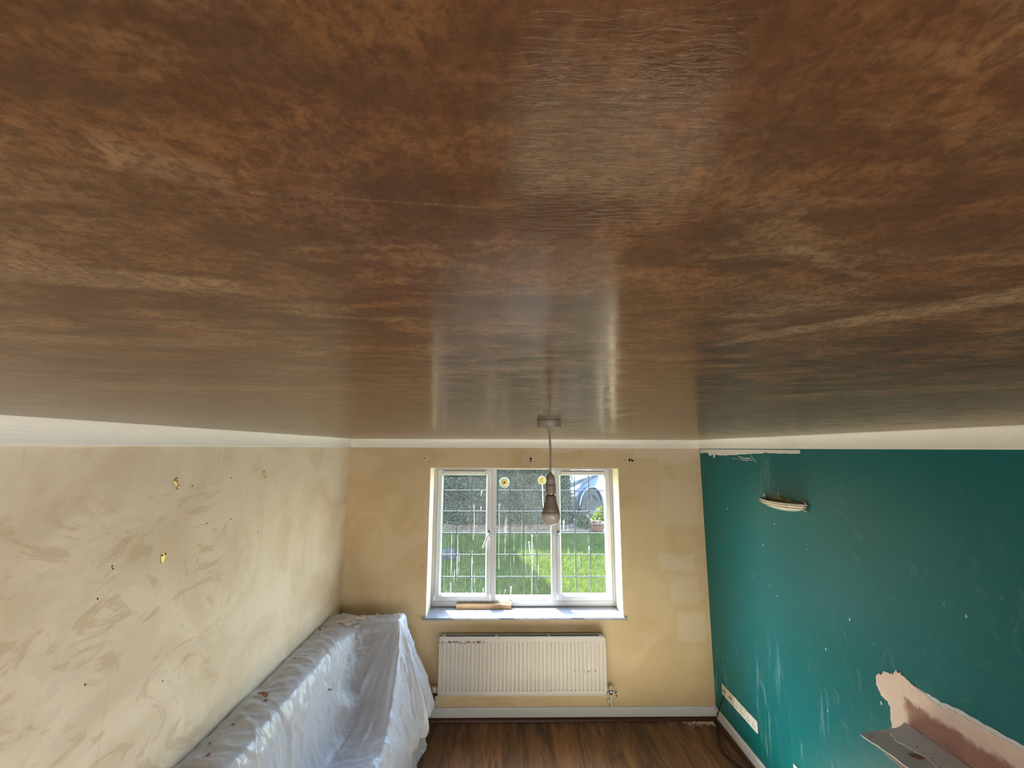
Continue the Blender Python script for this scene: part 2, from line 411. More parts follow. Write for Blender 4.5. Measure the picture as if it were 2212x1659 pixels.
def m_leaf(name, a, b, c=None):
    t = NT(name); n = t.noise(t.coord(), 9, 3, .6); f = t.noise(t.coord(), 70, 2, .5)
    col = t.mix(t.step(n, .35, .65), a, b)
    if c: col = t.mix(t.math('MULTIPLY', t.step(f, .55, .62), .8), col, c)
    pb = t.bsdf(col, .6, spec=.25)
    tl = t.n('ShaderNodeBsdfTranslucent'); t.put(tl.inputs[0], col)
    m = t.n('ShaderNodeMixShader'); m.inputs[0].default_value = .25
    t.put(m.inputs[1], pb); t.put(m.inputs[2], tl.outputs[0])
    return t.done(m.outputs[0])
MT['hedge'] = m_leaf('hedge_leaf', lin(54, 64, 51), lin(78, 87, 73), lin(105, 106, 99))
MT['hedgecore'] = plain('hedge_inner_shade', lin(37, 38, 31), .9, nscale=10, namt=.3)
MT['grass'] = m_leaf('grass_blade', lin(56, 75, 24), lin(85, 98, 35))
MT['turf'] = plain('turf', lin(58, 71, 30), .95, nscale=20, namt=.25)
MT['lav'] = m_leaf('lavender_leaf', lin(68, 82, 61), lin(89, 99, 77))
MT['lime'] = m_leaf('bright_shrub_leaf', lin(71, 91, 24), lin(96, 110, 40))
MT['bud'] = m_leaf('dry_flower_head', lin(94, 78, 77), lin(108, 94, 89))

# ------------------------------------------------------------------ mesh helpers
def link(o, parent=None):
    COL.objects.link(o)
    if parent is not None: o.parent = parent
    return o
def mesh_obj(name, verts, faces, mat, parent=None, smooth=False):
    me = bpy.data.meshes.new(name); me.from_pydata([tuple(v) for v in verts], [], faces); me.update()
    if len(faces) < 9000:
        b_ = bmesh.new(); b_.from_mesh(me); bmesh.ops.recalc_face_normals(b_, faces=b_.faces[:]); b_.to_mesh(me); b_.free()
    me.materials.append(mat)
    if smooth: me.polygons.foreach_set('use_smooth', [True]*len(me.polygons))
    return link(bpy.data.objects.new(name, me), parent)
def bm_obj(name, bm, mat, parent=None, smooth=False):
    bmesh.ops.recalc_face_normals(bm, faces=bm.faces[:])
    me = bpy.data.meshes.new(name); bm.to_mesh(me); bm.free(); me.materials.append(mat)
    if smooth: me.polygons.foreach_set('use_smooth', [True]*len(me.polygons))
    return link(bpy.data.objects.new(name, me), parent)
def add_box(bm, x0, x1, y0, y1, z0, z1, mat=None):
    m = Matrix.Translation(((x0+x1)/2, (y0+y1)/2, (z0+z1)/2)) @ Matrix.Diagonal((abs(x1-x0), abs(y1-y0), abs(z1-z0), 1))
    if mat is not None: m = mat @ m
    return bmesh.ops.create_cube(bm, size=1, matrix=m)['verts']
def box(name, x0, x1, y0, y1, z0, z1, mat, parent=None, bev=0, seg=2):
    bm = bmesh.new(); add_box(bm, x0, x1, y0, y1, z0, z1)
    if bev: bmesh.ops.bevel(bm, geom=bm.edges[:], offset=bev, segments=seg, affect='EDGES', profile=.5)
    return bm_obj(name, bm, mat, parent, smooth=False)
def grid_faces(nu, nv, wrap=False):
    F = []
    for i in range(nu-1):
        for j in range(nv if wrap else nv-1):
            k = (j+1) % nv
            F.append((i*nv+j, i*nv+k, (i+1)*nv+k, (i+1)*nv+j))
    return F
def lathe_data(prof, seg=32, axis='z', center=(0, 0, 0)):
    V = []
    for r, h in prof:
        for k in range(seg):
            a = 2*PI*k/seg; c, s = r*math.cos(a), r*math.sin(a)
            p = (c, s, h) if axis == 'z' else ((c, h, s) if axis == 'y' else (h, c, s))
            V.append((p[0]+center[0], p[1]+center[1], p[2]+center[2]))
    return V, grid_faces(len(prof), seg, True)
def lathe(name, prof, mat, parent=None, seg=32, axis='z', center=(0, 0, 0)):
    V, F = lathe_data(prof, seg, axis, center)
    n = len(prof)
    if prof[0][0] > 1e-5: F.append(tuple(range(seg)))
    if prof[-1][0] > 1e-5: F.append(tuple((n-1)*seg+k for k in range(seg)))
    bm = bmesh.new(); vs = [bm.verts.new(v) for v in V]
    for f in F:
        try: bm.faces.new([vs[i] for i in f])
        except ValueError: pass
    bmesh.ops.remove_doubles(bm, verts=bm.verts[:], dist=1e-6)
    return bm_obj(name, bm, mat, parent, smooth=True)
def smooth_path(pts, n=8):
    P = [Vector(p) for p in pts]; out = []
    for i in range(len(P)-1):
        p0 = P[max(i-1, 0)]; p1 = P[i]; p2 = P[i+1]; p3 = P[min(i+2, len(P)-1)]
        for k in range(n):
            t = k/n
            out.append(.5*((2*p1)+(-p0+p2)*t+(2*p0-5*p1+4*p2-p3)*t*t+(-p0+3*p1-3*p2+p3)*t**3))
    out.append(P[-1]); return out
def tube_data(path, r, seg=8):
    P = [Vector(p) for p in path]; V = []; prev = None
    rr = r if hasattr(r, '__len__') else [r]*len(P)
    for i, p in enumerate(P):
        d = (P[min(i+1, len(P)-1)]-P[max(i-1, 0)]).normalized()
        if prev is None:
            a = d.orthogonal().normalized()
        else:
            a = (prev-d*prev.dot(d)).normalized()
        prev = a; b = d.cross(a)
        for k in range(seg):
            t = 2*PI*k/seg; V.append(p+(a*math.cos(t)+b*math.sin(t))*rr[i])
    F = grid_faces(len(P), seg, True)
    F.append(tuple(range(seg))); F.append(tuple((len(P)-1)*seg+k for k in range(seg)))
    return V, F
def tube(name, path, r, mat, parent=None, seg=8):
    V, F = tube_data(path, r, seg)
    return mesh_obj(name, V, F, mat, parent, True)
def prism(name, poly, to3, depth, mat, parent=None, bev=0):
    """poly: list of 2-D points, to3(u, v, d) gives the 3-D point; d runs 0..depth"""
    n = len(poly)
    V = [to3(u, v, 0) for u, v in poly]+[to3(u, v, depth) for u, v in poly]
    bm = bmesh.new(); vs = [bm.verts.new(v) for v in V]
    tri = tessellate_polygon([[Vector((u, v, 0)) for u, v in poly]])
    for t_ in tri:
        for off in (0, n):
            try: bm.faces.new([vs[off+k] for k in t_])
            except ValueError: pass
    for i in range(n): bm.faces.new((vs[i], vs[(i+1) % n], vs[n+(i+1) % n], vs[n+i]))
    if bev:
        bm.normal_update()
        bmesh.ops.recalc_face_normals(bm, faces=bm.faces[:])
        eg = [e for e in bm.edges if len(e.link_faces) == 2 and e.calc_face_angle(0) > .6]
        bmesh.ops.bevel(bm, geom=eg, offset=bev, segments=2, affect='EDGES')
    return bm_obj(name, bm, mat, parent)
def ragged(pts, n, amp, seed, closed=True):
    rng = random.Random(seed); out = []
    m = len(pts)
    for i in range(m if closed else m-1):
        a, b = pts[i], pts[(i+1) % m]
        for k in range(n):
            t = k/n; L_ = math.hypot(b[0]-a[0], b[1]-a[1])+1e-9
            j = 0 if k == 0 else rng.uniform(-1, 1)*min(amp, L_*.3)       # sideways only, so the outline never crosses itself
            out.append((a[0]+(b[0]-a[0])*t-(b[1]-a[1])/L_*j, a[1]+(b[1]-a[1])*t+(b[0]-a[0])/L_*j))
    return out
def empty(name, loc=(0, 0, 0), rz=0):
    o = bpy.data.objects.new(name, None); o.location = loc; o.rotation_euler = (0, 0, rz); o.empty_display_size = .05
    return link(o)
def tag(o, label, cat, group=None):
    o['label'] = label; o['category'] = cat
    if group: o['group'] = group
    return o
def struct(o, label=None):
    o['kind'] = 'structure'
    if label: o['label'] = label
    return o

# ------------------------------------------------------------------ room shell
D, XL, XR, YR = 4.0, -1.457, 1.852, -3.2
ZB = CZ+.001                                   # foot of the coving
zc = lambda y: 2.400+(4-y)*.0022               # the old ceiling dips a little towards the window
WX0, WX1, WZ0, WZ1 = -.70, 1.0705, .828, 2.135  # window opening

fl = box('floor', XL-.1, XR+.1, YR, D, -.12, -.010, MT['beadwood'])
struct(fl, 'dark oak laminate floor of wide planks running towards the window')
rng = random.Random(4)
PW, PL = .2, 1.29
pb = bmesh.new(); add_box(pb, -PW/2+.0007, PW/2-.0007, -PL/2+.0007, PL/2-.0007, -.010, 0)
bmesh.ops.bevel(pb, geom=[e for e in pb.edges if all(v.co.z > -.001 for v in e.verts)], offset=.0013, segments=1, affect='EDGES')
plank_me = None
x = -1.3-PW
col_i = 0
while x < XR+.05:
    y = D-.012-[.0, .66, .9, .58, .75][col_i % 5]+PL/2
    first = True
    while y > YR-.5:
        y0, y1 = y-PL/2, y+PL/2
        if y0 < D-.02 and y1 > YR:
            cx0, cx1 = max(x-PW/2, XL+.002), min(x+PW/2, XR-.002)
            cy0, cy1 = max(y0, YR), min(y1, D-.012)
            if cx1-cx0 > .02 and cy1-cy0 > .02:
                whole = abs(cx1-cx0-PW) < 1e-6 and abs(cy1-cy0-PL) < 1e-6
                if whole:
                    if plank_me is None:
                        o = bm_obj('plank', pb, MT['floor'], fl); plank_me = o.data
                    else:
                        o = link(bpy.data.objects.new('plank', plank_me), fl)
                    o.location = (x, y, 0)
                else:
                    o = box('plank', cx0+.0007-x, cx1-.0007-x, cy0+.0007-y, cy1-.0007-y, -.010, 0, MT['floor'], fl)
                    o.location = (x, y, 0)
        y -= PL
    x += PW; col_i += 1

# ceiling slab, warped very slightly
V = []; ny = 24
for z in (0, .1):
    for j in range(ny+1):
        y = YR+(4.35-YR)*j/ny
        for xx in (XL-.1, XR+.1): V.append((xx, y, zc(y)+z))
o = 2*(ny+1)
F = [(2*j, 2*j+1, 2*j+3, 2*j+2) for j in range(ny)]+[(o+2*j, o+2*j+2, o+2*j+3, o+2*j+1) for j in range(ny)]
F += [(2*j, 2*j+2, o+2*j+2, o+2*j) for j in range(ny)]+[(2*j+1, o+2*j+1, o+2*j+3, 2*j+3) for j in range(ny)]
F += [(0, o, o+1, 1), (2*ny, 2*ny+1, o+2*ny+1, o+2*ny)]
struct(mesh_obj('ceiling', V, F, MT['ceiling']), 'freshly skimmed brown plaster ceiling still drying in patches')

wl = struct(box('wall_left', XL-.1, XL, YR, D+.3, -.12, 2.5, MT['left']), 'cream painted wall with wiped filler smears')
wr = struct(box('wall_right', XR, XR+.1, YR, D+.3, -.12, 2.5, MT['teal']), 'dark teal painted wall spattered with plaster')
struct(box('wall_rear', XL-.1, XR+.1, YR-.1, YR, -.12, 2.5, MT['left']))
bm = bmesh.new()
for a in ((XL, WX0, D, D+.3, -.12, 2.5), (WX1, XR, D, D+.3, -.12, 2.5), (WX0, WX1, D, D+.3, -.12, WZ0-.002), (WX0, WX1, D, D+.3, WZ1, 2.5)):
    add_box(bm, *a)
bmesh.ops.remove_doubles(bm, verts=bm.verts[:], dist=1e-5)
wb = struct(bm_obj('wall_back', bm, MT['back']), 'warm cream window wall with pale filler patches')
box('reveal', WX0-.001, WX0+.004, D+.001, D+.25, WZ0, WZ1, MT['reveal'], wb)
box('reveal', WX1-.004, WX1+.001, D+.001, D+.25, WZ0, WZ1, MT['reveal'], wb)
box('reveal', WX0, WX1, D+.001, D+.25, WZ1-.004, WZ1+.001, MT['reveal'], wb)

# coving: concave strip along three walls
CW = .05
def cove_profile(zt):
    P = [(0, ZB), (.006, ZB), (.007, ZB+.005)]
    for k in range(1, 8):
        a = k/8*PI/2
        P.append((.007+(CW-.010)*(1-math.cos(a)), ZB+.005+(zt-.004-ZB-.005)*math.sin(a)))
    P += [(CW-.002, zt-.004), (CW, zt-.001), (CW, zt+.02), (0, zt+.02)]
    return P
def coving(name, p0, p1, inward):
    V = []; n = 0
    for (px, py), mit in ((p0, 1), (p1, -1)):
        for d, z in cove_profile(zc(py)):
            dd = Vector((p1[0]-p0[0], p1[1]-p0[1], 0)).normalized()
            V.append((px+inward[0]*d+dd.x*d*mit, py+inward[1]*d+dd.y*d*mit, z)); n += 1
    h = n//2
    F = [(i, (i+1) % h, h+(i+1) % h, h+i) for i in range(h)]+[tuple(range(h)), tuple(range(h, n))]
    o = mesh_obj(name, V, F, MT['coving']); struct(o)
    return o
coving('trim_1', (XL, YR), (XL, D), (1, 0))['label'] = 'white concave coving above the cream wall'
coving('trim_2', (XL, D), (XR, D), (0, -1))['label'] = 'white concave coving above the window wall'
coving('trim_3', (XR, D), (XR, YR), (-1, 0))['label'] = 'white concave coving above the teal wall'

# skirting boards and dark floor beading
def skirting(name, axis):
    prof = [(0, .028), (.015, .028), (.015, .090), (.011, .098), (.006, .104), (0, .104)]
    if axis == 'back': pts = [[(xx, D-d, z) for d, z in prof] for xx in (XL, XR)]
    elif axis == 'right': pts = [[(XR-d, y, z) for d, z in prof] for y in (YR, D)]
    else: pts = [[(XL+d, y, z) for d, z in prof] for y in (YR, D)]
    h = len(prof); V = pts[0]+pts[1]
    F = [(i, (i+1) % h, h+(i+1) % h, h+i) for i in range(h)]+[tuple(range(h)), tuple(range(h, 2*h))]
    return struct(mesh_obj(name, V, F, MT['skirt']))
skirting('baseboard_back', 'back'); skirting('baseboard_right', 'right'); skirting('baseboard_left', 'left')
def bead(name, axis):
    prof = [(0, 0)]+[(.028*math.cos(a), .028*math.sin(a)) for a in (0, .4, .8, 1.2, PI/2)]
    if axis == 'back': pts = [[(xx, D-d, z) for d, z in prof] for xx in (XL, XR)]
    else: pts = [[(XR-d, y, z) for d, z in prof] for y in (YR, D)]
    h = len(prof); V = pts[0]+pts[1]
    F = [(i, (i+1) % h, h+(i+1) % h, h+i) for i in range(h)]+[tuple(range(h)), tuple(range(h, 2*h))]
    return struct(mesh_obj(name, V, F, MT['beadwood'], None, False))
bead('trim_4', 'back'); bead('trim_5', 'right')

# ------------------------------------------------------------------ window
FY = 4.24
win = struct(empty('window_1', (0, 0, 0)), 'white three-light window with leaded panes over a painted sill')
def fbar(bm, *a):
    add_box(bm, *a)
bm = bmesh.new()
for a in ((WX0+.002, -.667, WZ0+.004, WZ1-.004), (1.041, WX1-.002, WZ0+.004, WZ1-.004), (-.667, 1.041, WZ0+.004, .880), (-.667, 1.041, 2.106, WZ1-.004),
          (-.134, -.083, .880, 2.106), (.456, .507, .880, 2.106)):
    bx = add_box(bm, a[0], a[1], FY, FY+.07, a[2], a[3])
bmesh.ops.bevel(bm, geom=bm.edges[:], offset=.004, segments=2, affect='EDGES')
bm_obj('window_frame', bm, MT['upvc'], win)
ROWS = [1.902, 1.701, 1.494, 1.293, 1.091]
def glazing(parent, x0, x1, z0, z1, cols):
    xs = [x0]+cols+[x1]; zs = [z0]+sorted(ROWS)+[z1]; g = .0012; gy = FY+.030
    for i in range(len(xs)-1):
        for j in range(len(zs)-1):
            box('pane', xs[i]+g, xs[i+1]-g, gy, gy+.004, zs[j]+g, zs[j+1]-g, MT['glass'], parent)
    def came(path_ax, c, a, b):
        bm = bmesh.new()
        if path_ax == 'z': add_box(bm, c-.0042, c+.0042, gy-.0022, gy+.0062, a, b)
        else: add_box(bm, a, b, gy-.0018, gy+.0058, c-.0042, c+.0042)
        bmesh.ops.bevel(bm, geom=bm.edges[:], offset=.0012, segments=1, affect='EDGES')
        bm_obj('lead_strip', bm, MT['lead'], parent)
    for c in cols: came('z', c, z0, z1)
    for c in ROWS: came('x', c, x0, x1)
def sash(x0, x1, gx0, gx1, gz0, gz1, cols, handle_x, tip):
    bm = bmesh.new(); y0, y1 = FY-.006, FY+.05; z0, z1 = .8845, 2.1025
    # mitred ring: outer face, inner bead
    ring = [(x0, z0, x1, z1, y0), (gx0-.012, gz0-.012, gx1+.012, gz1+.012, y0), (gx0, gz0, gx1, gz1, y0+.020), (gx0, gz0, gx1, gz1, y1), (x0, z0, x1, z1, y1)]
    vs = []
    for a, b, c, d, y in ring:
        vs.append([bm.verts.new(p) for p in ((a, y, b), (c, y, b), (c, y, d), (a, y, d))])
    for k in range(5):
        A, B = vs[k], vs[(k+1) % 5]
        for i in range(4): bm.faces.new((A[i], A[(i+1) % 4], B[(i+1) % 4], B[i]))
    s = bm_obj('sash', bm, MT['upvc'], win)
    glazing(s, gx0, gx1, gz0, gz1, cols)
    # trickle vent with dark slot
    bm = bmesh.new(); add_box(bm, gx0-.004, gx1+.004, FY-.022, FY-.006, gz1+.012, gz1+.042)
    bmesh.ops.bevel(bm, geom=bm.edges[:], offset=.005, segments=2, affect='EDGES'); bm_obj('trickle_vent', bm, MT['upvc'], s)
    box('vent_slot', gx0+.006, gx1-.006, FY-.012, FY-.005, gz1+.0425, gz1+.0475, MT['gap'], s)
    for sx in (gx0+.004, gx1-.004):
        lathe('vent_screw', [(0, FY-.0235), (.003, FY-.0235), (.003, FY-.0215), (0, FY-.0215)], MT['gap'], s, 10, 'y', (sx, 0, gz1+.030))
    # handle: base plate, neck and lever in one casting
    hx, hz = handle_x
    bm = bmesh.new(); add_box(bm, hx-.010, hx+.010, FY-.016, FY-.006, hz-.035, hz+.022)
    bmesh.ops.bevel(bm, geom=bm.edges[:], offset=.005, segments=2, affect='EDGES')
    pth = smooth_path([(hx, FY-.016, hz-.004), (hx, FY-.034, hz-.006), (hx+(tip[0]-hx)*.15, FY-.044, hz+(tip[1]-hz)*.15), (hx+(tip[0]-hx)*.6, FY-.046, hz+(tip[1]-hz)*.6), (tip[0], FY-.044, tip[1])], 6)
    V, F = tube_data(pth, [.0085]*8+[.0095]*(len(pth)-10)+[.008, .005], 10)
    vv = [bm.verts.new(v) for v in V]
    for f in F: bm.faces.new([vv[i] for i in f])
    bm_obj('handle', bm, MT['upvc'], s, True)
    lathe('handle_screw', [(0, FY-.018), (.0035, FY-.018), (.0035, FY-.015), (0, FY-.015)], MT['gap'], s, 10, 'y', (hx, 0, hz+.014))
    return s
sash(-.662, -.139, -.612, -.184, .937, 2.050, [-.470, -.325], (-.152, 1.505), (-.208, 1.371))['label'] = 'left opening sash with its lever turned aside'
sash(.512, 1.036, .552, .988, .937, 2.050, [.693, .837], (.522, 1.505), (.529, 1.351))['label'] = 'right opening sash with its lever hanging down'
ctr = box('glazing_bead', -.083, .456, FY+.014, FY+.024, .876, .888, MT['upvc'], win)
fixed = ctr; fixed.name = 'fixed_light'
glazing(fixed, -.080, .453, .886, 2.102, [.051, .185, .318])
box('outer_sill', -.80, 1.17, FY+.07, FY+.20, .842, .872, MT['upvc'], win, .004)
bm = bmesh.new(); add_box(bm, WX0-.028, WX1+.026, D-.028, FY+.02, WZ0-.020, WZ0)
bmesh.ops.bevel(bm, geom=[e for e in bm.edges if all(v.co.y < D for v in e.verts)], offset=.006, segments=3, affect='EDGES')
bm_obj('window_sill', bm, MT['sill'], win)
# runs of white paint on the glass
def run(pts, r, seed, mt='drip'):
    P = smooth_path([(a, FY+.029, b) for a, b in pts], 5); rg = random.Random(seed)
    rr = [max(.0015, r*(1-.5*i/len(P)))*rg.uniform(.8, 1.15) for i in range(len(P))]; rr[0] = r*1.5; rr[1] = r*1.35
    V, F = tube_data(P, rr, 8)
    V = [(v.x, FY+.0292+(v.y-FY-.029)*.25, v.z) for v in V]
    mesh_obj('paint_run', V, F, MT[mt], win, True)
run([(.270, 1.478), (.268, 1.41), (.266, 1.33), (.268, 1.28), (.270, 1.20), (.268, 1.08), (.266, .99), (.262, .90)], .0050, 1)
run([(.238, 1.415), (.243, 1.36), (.250, 1.31), (.264, 1.285)], .0048, 2)
run([(.066, 1.00), (.062, .95), (.062, .90)], .0050, 3)
run([(.012, .975), (.008, .95)], .0032, 4)
run([(-.052, 1.77), (-.056, 1.70), (-.053, 1.60), (-.056, 1.40), (-.053, 1.16)], .0032, 5)
run([(-.306, 1.76), (-.300, 1.66), (-.300, 1.52), (-.309, 1.43)], .0040, 6)
run([(-.228, 1.90), (-.236, 1.85)], .0060, 7)
run([(-.232, 1.745), (-.238, 1.70)], .0040, 8)
run([(-.200, .985), (-.205, .945)], .0030, 9)
run([(.330, 1.20), (.328, 1.13), (.327, 1.06)], .0030, 10)
run([(.827, 1.37), (.826, 1.31)], .0040, 11)
run([(-.318, 1.33), (-.312, 1.25), (-.305, 1.21)], .0036, 12)
run([(.583, 1.61), (.578, 1.52)], .0060, 13)
for k, (xx, z0, z1) in enumerate([(-.596, 1.60, 1.18), (-.580, 1.58, .98), (-.566, 1.60, 1.26), (-.548, 1.57, 1.10), (-.522, 1.52, 1.02), (-.500, 1.50, 1.24), (-.455, 1.56, 1.06), (-.400, 1.52, 1.22), (-.455, 1.2, 1.05), (-.575, 1.08, .95), (-.522, 1.05, .95)]):
    run([(xx, z0), (xx+.002, (z0+z1)/2), (xx-.002, z1)], .0011+.0005*(k % 3), 20+k, 'faint')

# discs stuck on the centre light
gy = FY+.0295
d1 = tag(empty('suction_disc', (-.004, gy, 1.977)), 'round pale yellow disc with a dark centre stuck on the window glass', 'suction disc')
lathe('rim', [(.036, -.006), (.050, -.004), (.051, 0), (.036, 0), (.036, -.006)], MT['palerim'], d1, 32, 'y')
lathe('dish', [(.0, -.010), (.022, -.010), (.036, -.007), (.037, 0), (0, 0)], MT['yellow'], d1, 32, 'y')
lathe('hub', [(0, -.020), (.012, -.020), (.018, -.016), (.019, -.0095), (0, -.0095)], MT['brass'], d1, 24, 'y')
lathe('centre_hole', [(0, -.0215), (.006, -.0215), (.006, -.0195), (0, -.0195)], MT['hole'], d1, 16, 'y')
d2 = tag(empty('suction_disc', (.372, gy, 2.001)), 'plain pale yellow disc with a white cord hanging below, behind the light bulb', 'suction disc')
lathe('dish', [(0, -.010), (.024, -.010), (.037, -.006), (.039, 0), (0, 0)], MT['yellow'], d2, 32, 'y')
lathe('nub', [(0, -.016), (.006, -.016), (.009, -.0098), (0, -.0098)], MT['yellow'], d2, 16, 'y')
tube('cord', smooth_path([(0, -.011, -.03), (.004, -.006, -.08), (.006, -.005, -.2), (.012, -.005, -.28), (.006, -.005, -.36)], 5), .004, MT['drip'], d2, 6)

# loose timber on the sill
sec = [(0, 0), (.042, 0), (.042, .036), (.028, .036), (.028, .040), (.004, .040), (0, .036), (0, .022), (.003, .020), (0, .018)]
prism('timber_batten', sec, lambda u, v, d: (-.452+d, 4.188+u, WZ0+.0005+v), .518, MT['timber'])
tag(bpy.data.objects['timber_batten'], 'short planed timber batten lying along the window sill', 'batten')

# ------------------------------------------------------------------ wall marks, kept with their walls
onback = lambda u, v, d: (u, D-d, v)
onright = lambda u, v, d: (XR-d, u, v)
onleft = lambda u, v, d: (XL+d, u, v)
def blob(cx, cz, rx, rz, seed, n=18):
    rg = random.Random(seed)
    return [(cx+rx*math.cos(2*PI*k/n)*rg.uniform(.75, 1.15), cz+rz*math.sin(2*PI*k/n)*rg.uniform(.75, 1.15)) for k in range(n)]
for k, (cx, cz, rx, rz) in enumerate([(-.735, 2.218, .035, .025), (.195, 2.212, .048, .040), (1.125, 2.212, .04, .035)]):
    prism('filler_patch', blob(cx, cz, rx, rz, 40+k), onback, .0015, MT['filler'], wb)
for (xx, zz, rx, rz, mt) in ((-.756, 2.222, .006, .006, 'hole'), (.242, 2.219, .011, .013, 'hole'), (.242, 2.200, .010, .010, 'hole'), (.498, 2.212, .004, .010, 'bare'),
                             (1.135, 2.214, .005, .005, 'hole'), (1.178, 2.212, .009, .017, 'hole'), (1.207, 2.205, .010, .010, 'hole'), (1.195, 2.214, .005, .009, 'hole'),
                             (-.74, 1.262, .004, .004, 'hole'), (1.155, 1.25, .003, .003, 'hole')):
    prism('wall_plug', blob(xx, zz, rx, rz, int(xx*1000) & 255, 12), onback, .0022, MT[mt], wb)
box('plug_collar', .236, .248, D-.004, D-.002, 2.207, 2.211, MT['drip'], wb)
# primer strip under the coving on the teal wall
top = [(3.985, 2.3195), (2.63, 2.3195)]
low = [(2.625, 2.292), (2.80, 2.290), (2.945, 2.291), (2.97, 2.296), (3.06, 2.286), (3.2, 2.282), (3.35, 2.272), (3.5, 2.266), (3.63, 2.264), (3.70, 2.272), (3.72, 2.240), (3.735, 2.240), (3.74, 2.272), (3.79, 2.258), (3.81, 2.258), (3.84, 2.284), (3.9, 2.282), (3.985, 2.276)]
lowr = ragged(low, 4, .003, 7, False)+[low[-1]]
prism('primer_strip', [(2.63, 2.314), *lowr, (3.985, 2.314)], onright, .0016, MT['primer'], wr)
for k, (y0, z0, y1, z1) in enumerate([(3.34, 2.262, 3.14, 2.235), (3.16, 2.270, 3.10, 2.225), (3.42, 2.246, 3.2, 2.232), (3.3, 2.25, 3.16, 2.252)]):
    w = .004
    prism('primer_strip', ragged([(y0, z0), (y1, z1), (y1, z1-w), (y0, z0-w)], 3, .002, 60+k), onright, .0012, MT['primer'], wr)
prism('plaster_scar', ragged([(2.873, 2.032), (2.889, 2.032), (2.886, 1.985), (2.876, 1.985)], 2, .0012, 3), onright, .002, MT['bare'], wr)
# fresh plaster patch above the fireplace
pt = [(2.245, 1.165), (2.243, 1.195), (2.225, 1.225), (2.205, 1.232), (2.195, 1.25), (2.16, 1.258), (2.135, 1.268), (2.122, 1.292), (2.112, 1.280), (2.104, 1.290), (2.09, 1.283), (2.05, 1.268), (2.02, 1.262), (1.97, 1.250), (1.92, 1.243), (1.88, 1.256), (1.834, 1.262), (1.76, 1.258), (1.69, 1.262), (1.62, 1.256), (1.3, 1.258), (.8, 1.254), (.8, 1.0), (2.18, 1.0), (2.182, 1.03), (2.178, 1.10), (2.19, 1.122), (2.225, 1.130)]
prism('plaster_patch', ragged(pt, 4, .0045, 12), onright, .004, MT['patch'], wr)
sk_ = [(2.03, 1.262), (1.97, 1.268), (1.92, 1.262), (1.86, 1.276), (1.76, 1.275), (1.66, 1.280), (1.3, 1.272), (.8, 1.27), (.8, 1.24), (1.9, 1.235)]
prism('filler_skim', ragged(sk_, 4, .004, 13), onright, .002, MT['board'], wr)

# left wall: picture hooks
def picture_hook(y, z, s, label):
    t = tag(empty('picture_hook', (XL, y, z)), label, 'picture hook')
    box('plate', 0, .003*s, -.008*s, .008*s, -.004*s, .018*s, MT['brass'], t, .0012)
    tube('hook', smooth_path([(.002, 0, .012*s), (.012*s, 0, .010*s), (.012*s, 0, -.018*s), (.018*s, 0, -.030*s), (.028*s, 0, -.026*s), (.030*s, 0, -.016*s)], 5), .0042*s, MT['brass'], t, 8)
    tube('nail', [(.0, 0, .022*s), (.016*s, 0, .030*s)], .002*s, MT['darkmetal'], t, 6)
picture_hook(1.910, 2.160, .8, 'larger brass picture hook on the cream wall nearest the ceiling')
picture_hook(2.592, 2.160, .62, 'small brass picture hook on the cream wall nearest the window corner')
t = tag(empty('hook_plate', (XL, 1.896, 1.849)), 'empty brass plate with two dark screw holes low on the cream wall', 'hook plate')
prism('plate', [(-.013, .022), (.013, .022), (.010, 0), (0, -.024), (-.010, -.004)], lambda u, v, d: (d, u, v), .003, MT['brass'], t)
for yy, zz in ((-.006, .014), (.009, .016)):
    lathe('screw_hole', [(0, .0028), (.004, .0028), (.004, .0045), (0, .0045)], MT['hole'], t, 10, 'x', (0, yy, zz))
for k, (yy, zz) in enumerate([(2.02, 2.14), (1.66, 1.88), (1.665, 1.87), (2.15, 1.95), (2.33, 1.94), (2.30, 2.155), (1.62, 1.78), (1.98, 1.33), (1.62, 1.5), (2.6, 1.82)]):
    prism('nail_hole', blob(yy, zz, .003, .004, k, 8), onleft, .001, MT['hole'], wl)

# ------------------------------------------------------------------ radiator
rad = tag(empty('radiator', (.16, 3.94, .243)), 'cream double panel radiator with chipped enamel below the window', 'radiator')
rad_in = rad.location.copy()
def rchild(o):
    o.matrix_parent_inverse = Matrix.Translation(-rad_in); return o
RX0, RX1, RZ0, RZ1, RY = -.558, .880, .243, .704, 3.90
ng = 41; x_first, x_last = RX0+.030, RX1-.030; pitch = (x_last-x_first)/(ng-1)
xs = [(RX0, 0), (RX0+.004, 0)]
for k in range(ng):
    c = x_first+k*pitch
    xs += [(c-.0080, 0), (c-.0040, 1), (c+.0040, 1), (c+.0080, 0)]
xs += [(RX1-.004, 0), (RX1, 0)]
zs = [(RZ0, 0), (RZ0+.004, 0), (.276, 0), (.284, 1), (.657, 1), (.665, 0), (RZ1-.004, 0), (RZ1, 0)]
V = []
for i, (xx, gx) in enumerate(xs):
    for j, (zz, gz) in enumerate(zs):
        edge = i in (0, len(xs)-1) or j in (0, len(zs)-1)
        V.append((xx, RY+(.004 if edge else 0)+.0075*gx*gz, zz))
F = grid_faces(len(xs), len(zs)); n0 = len(V)
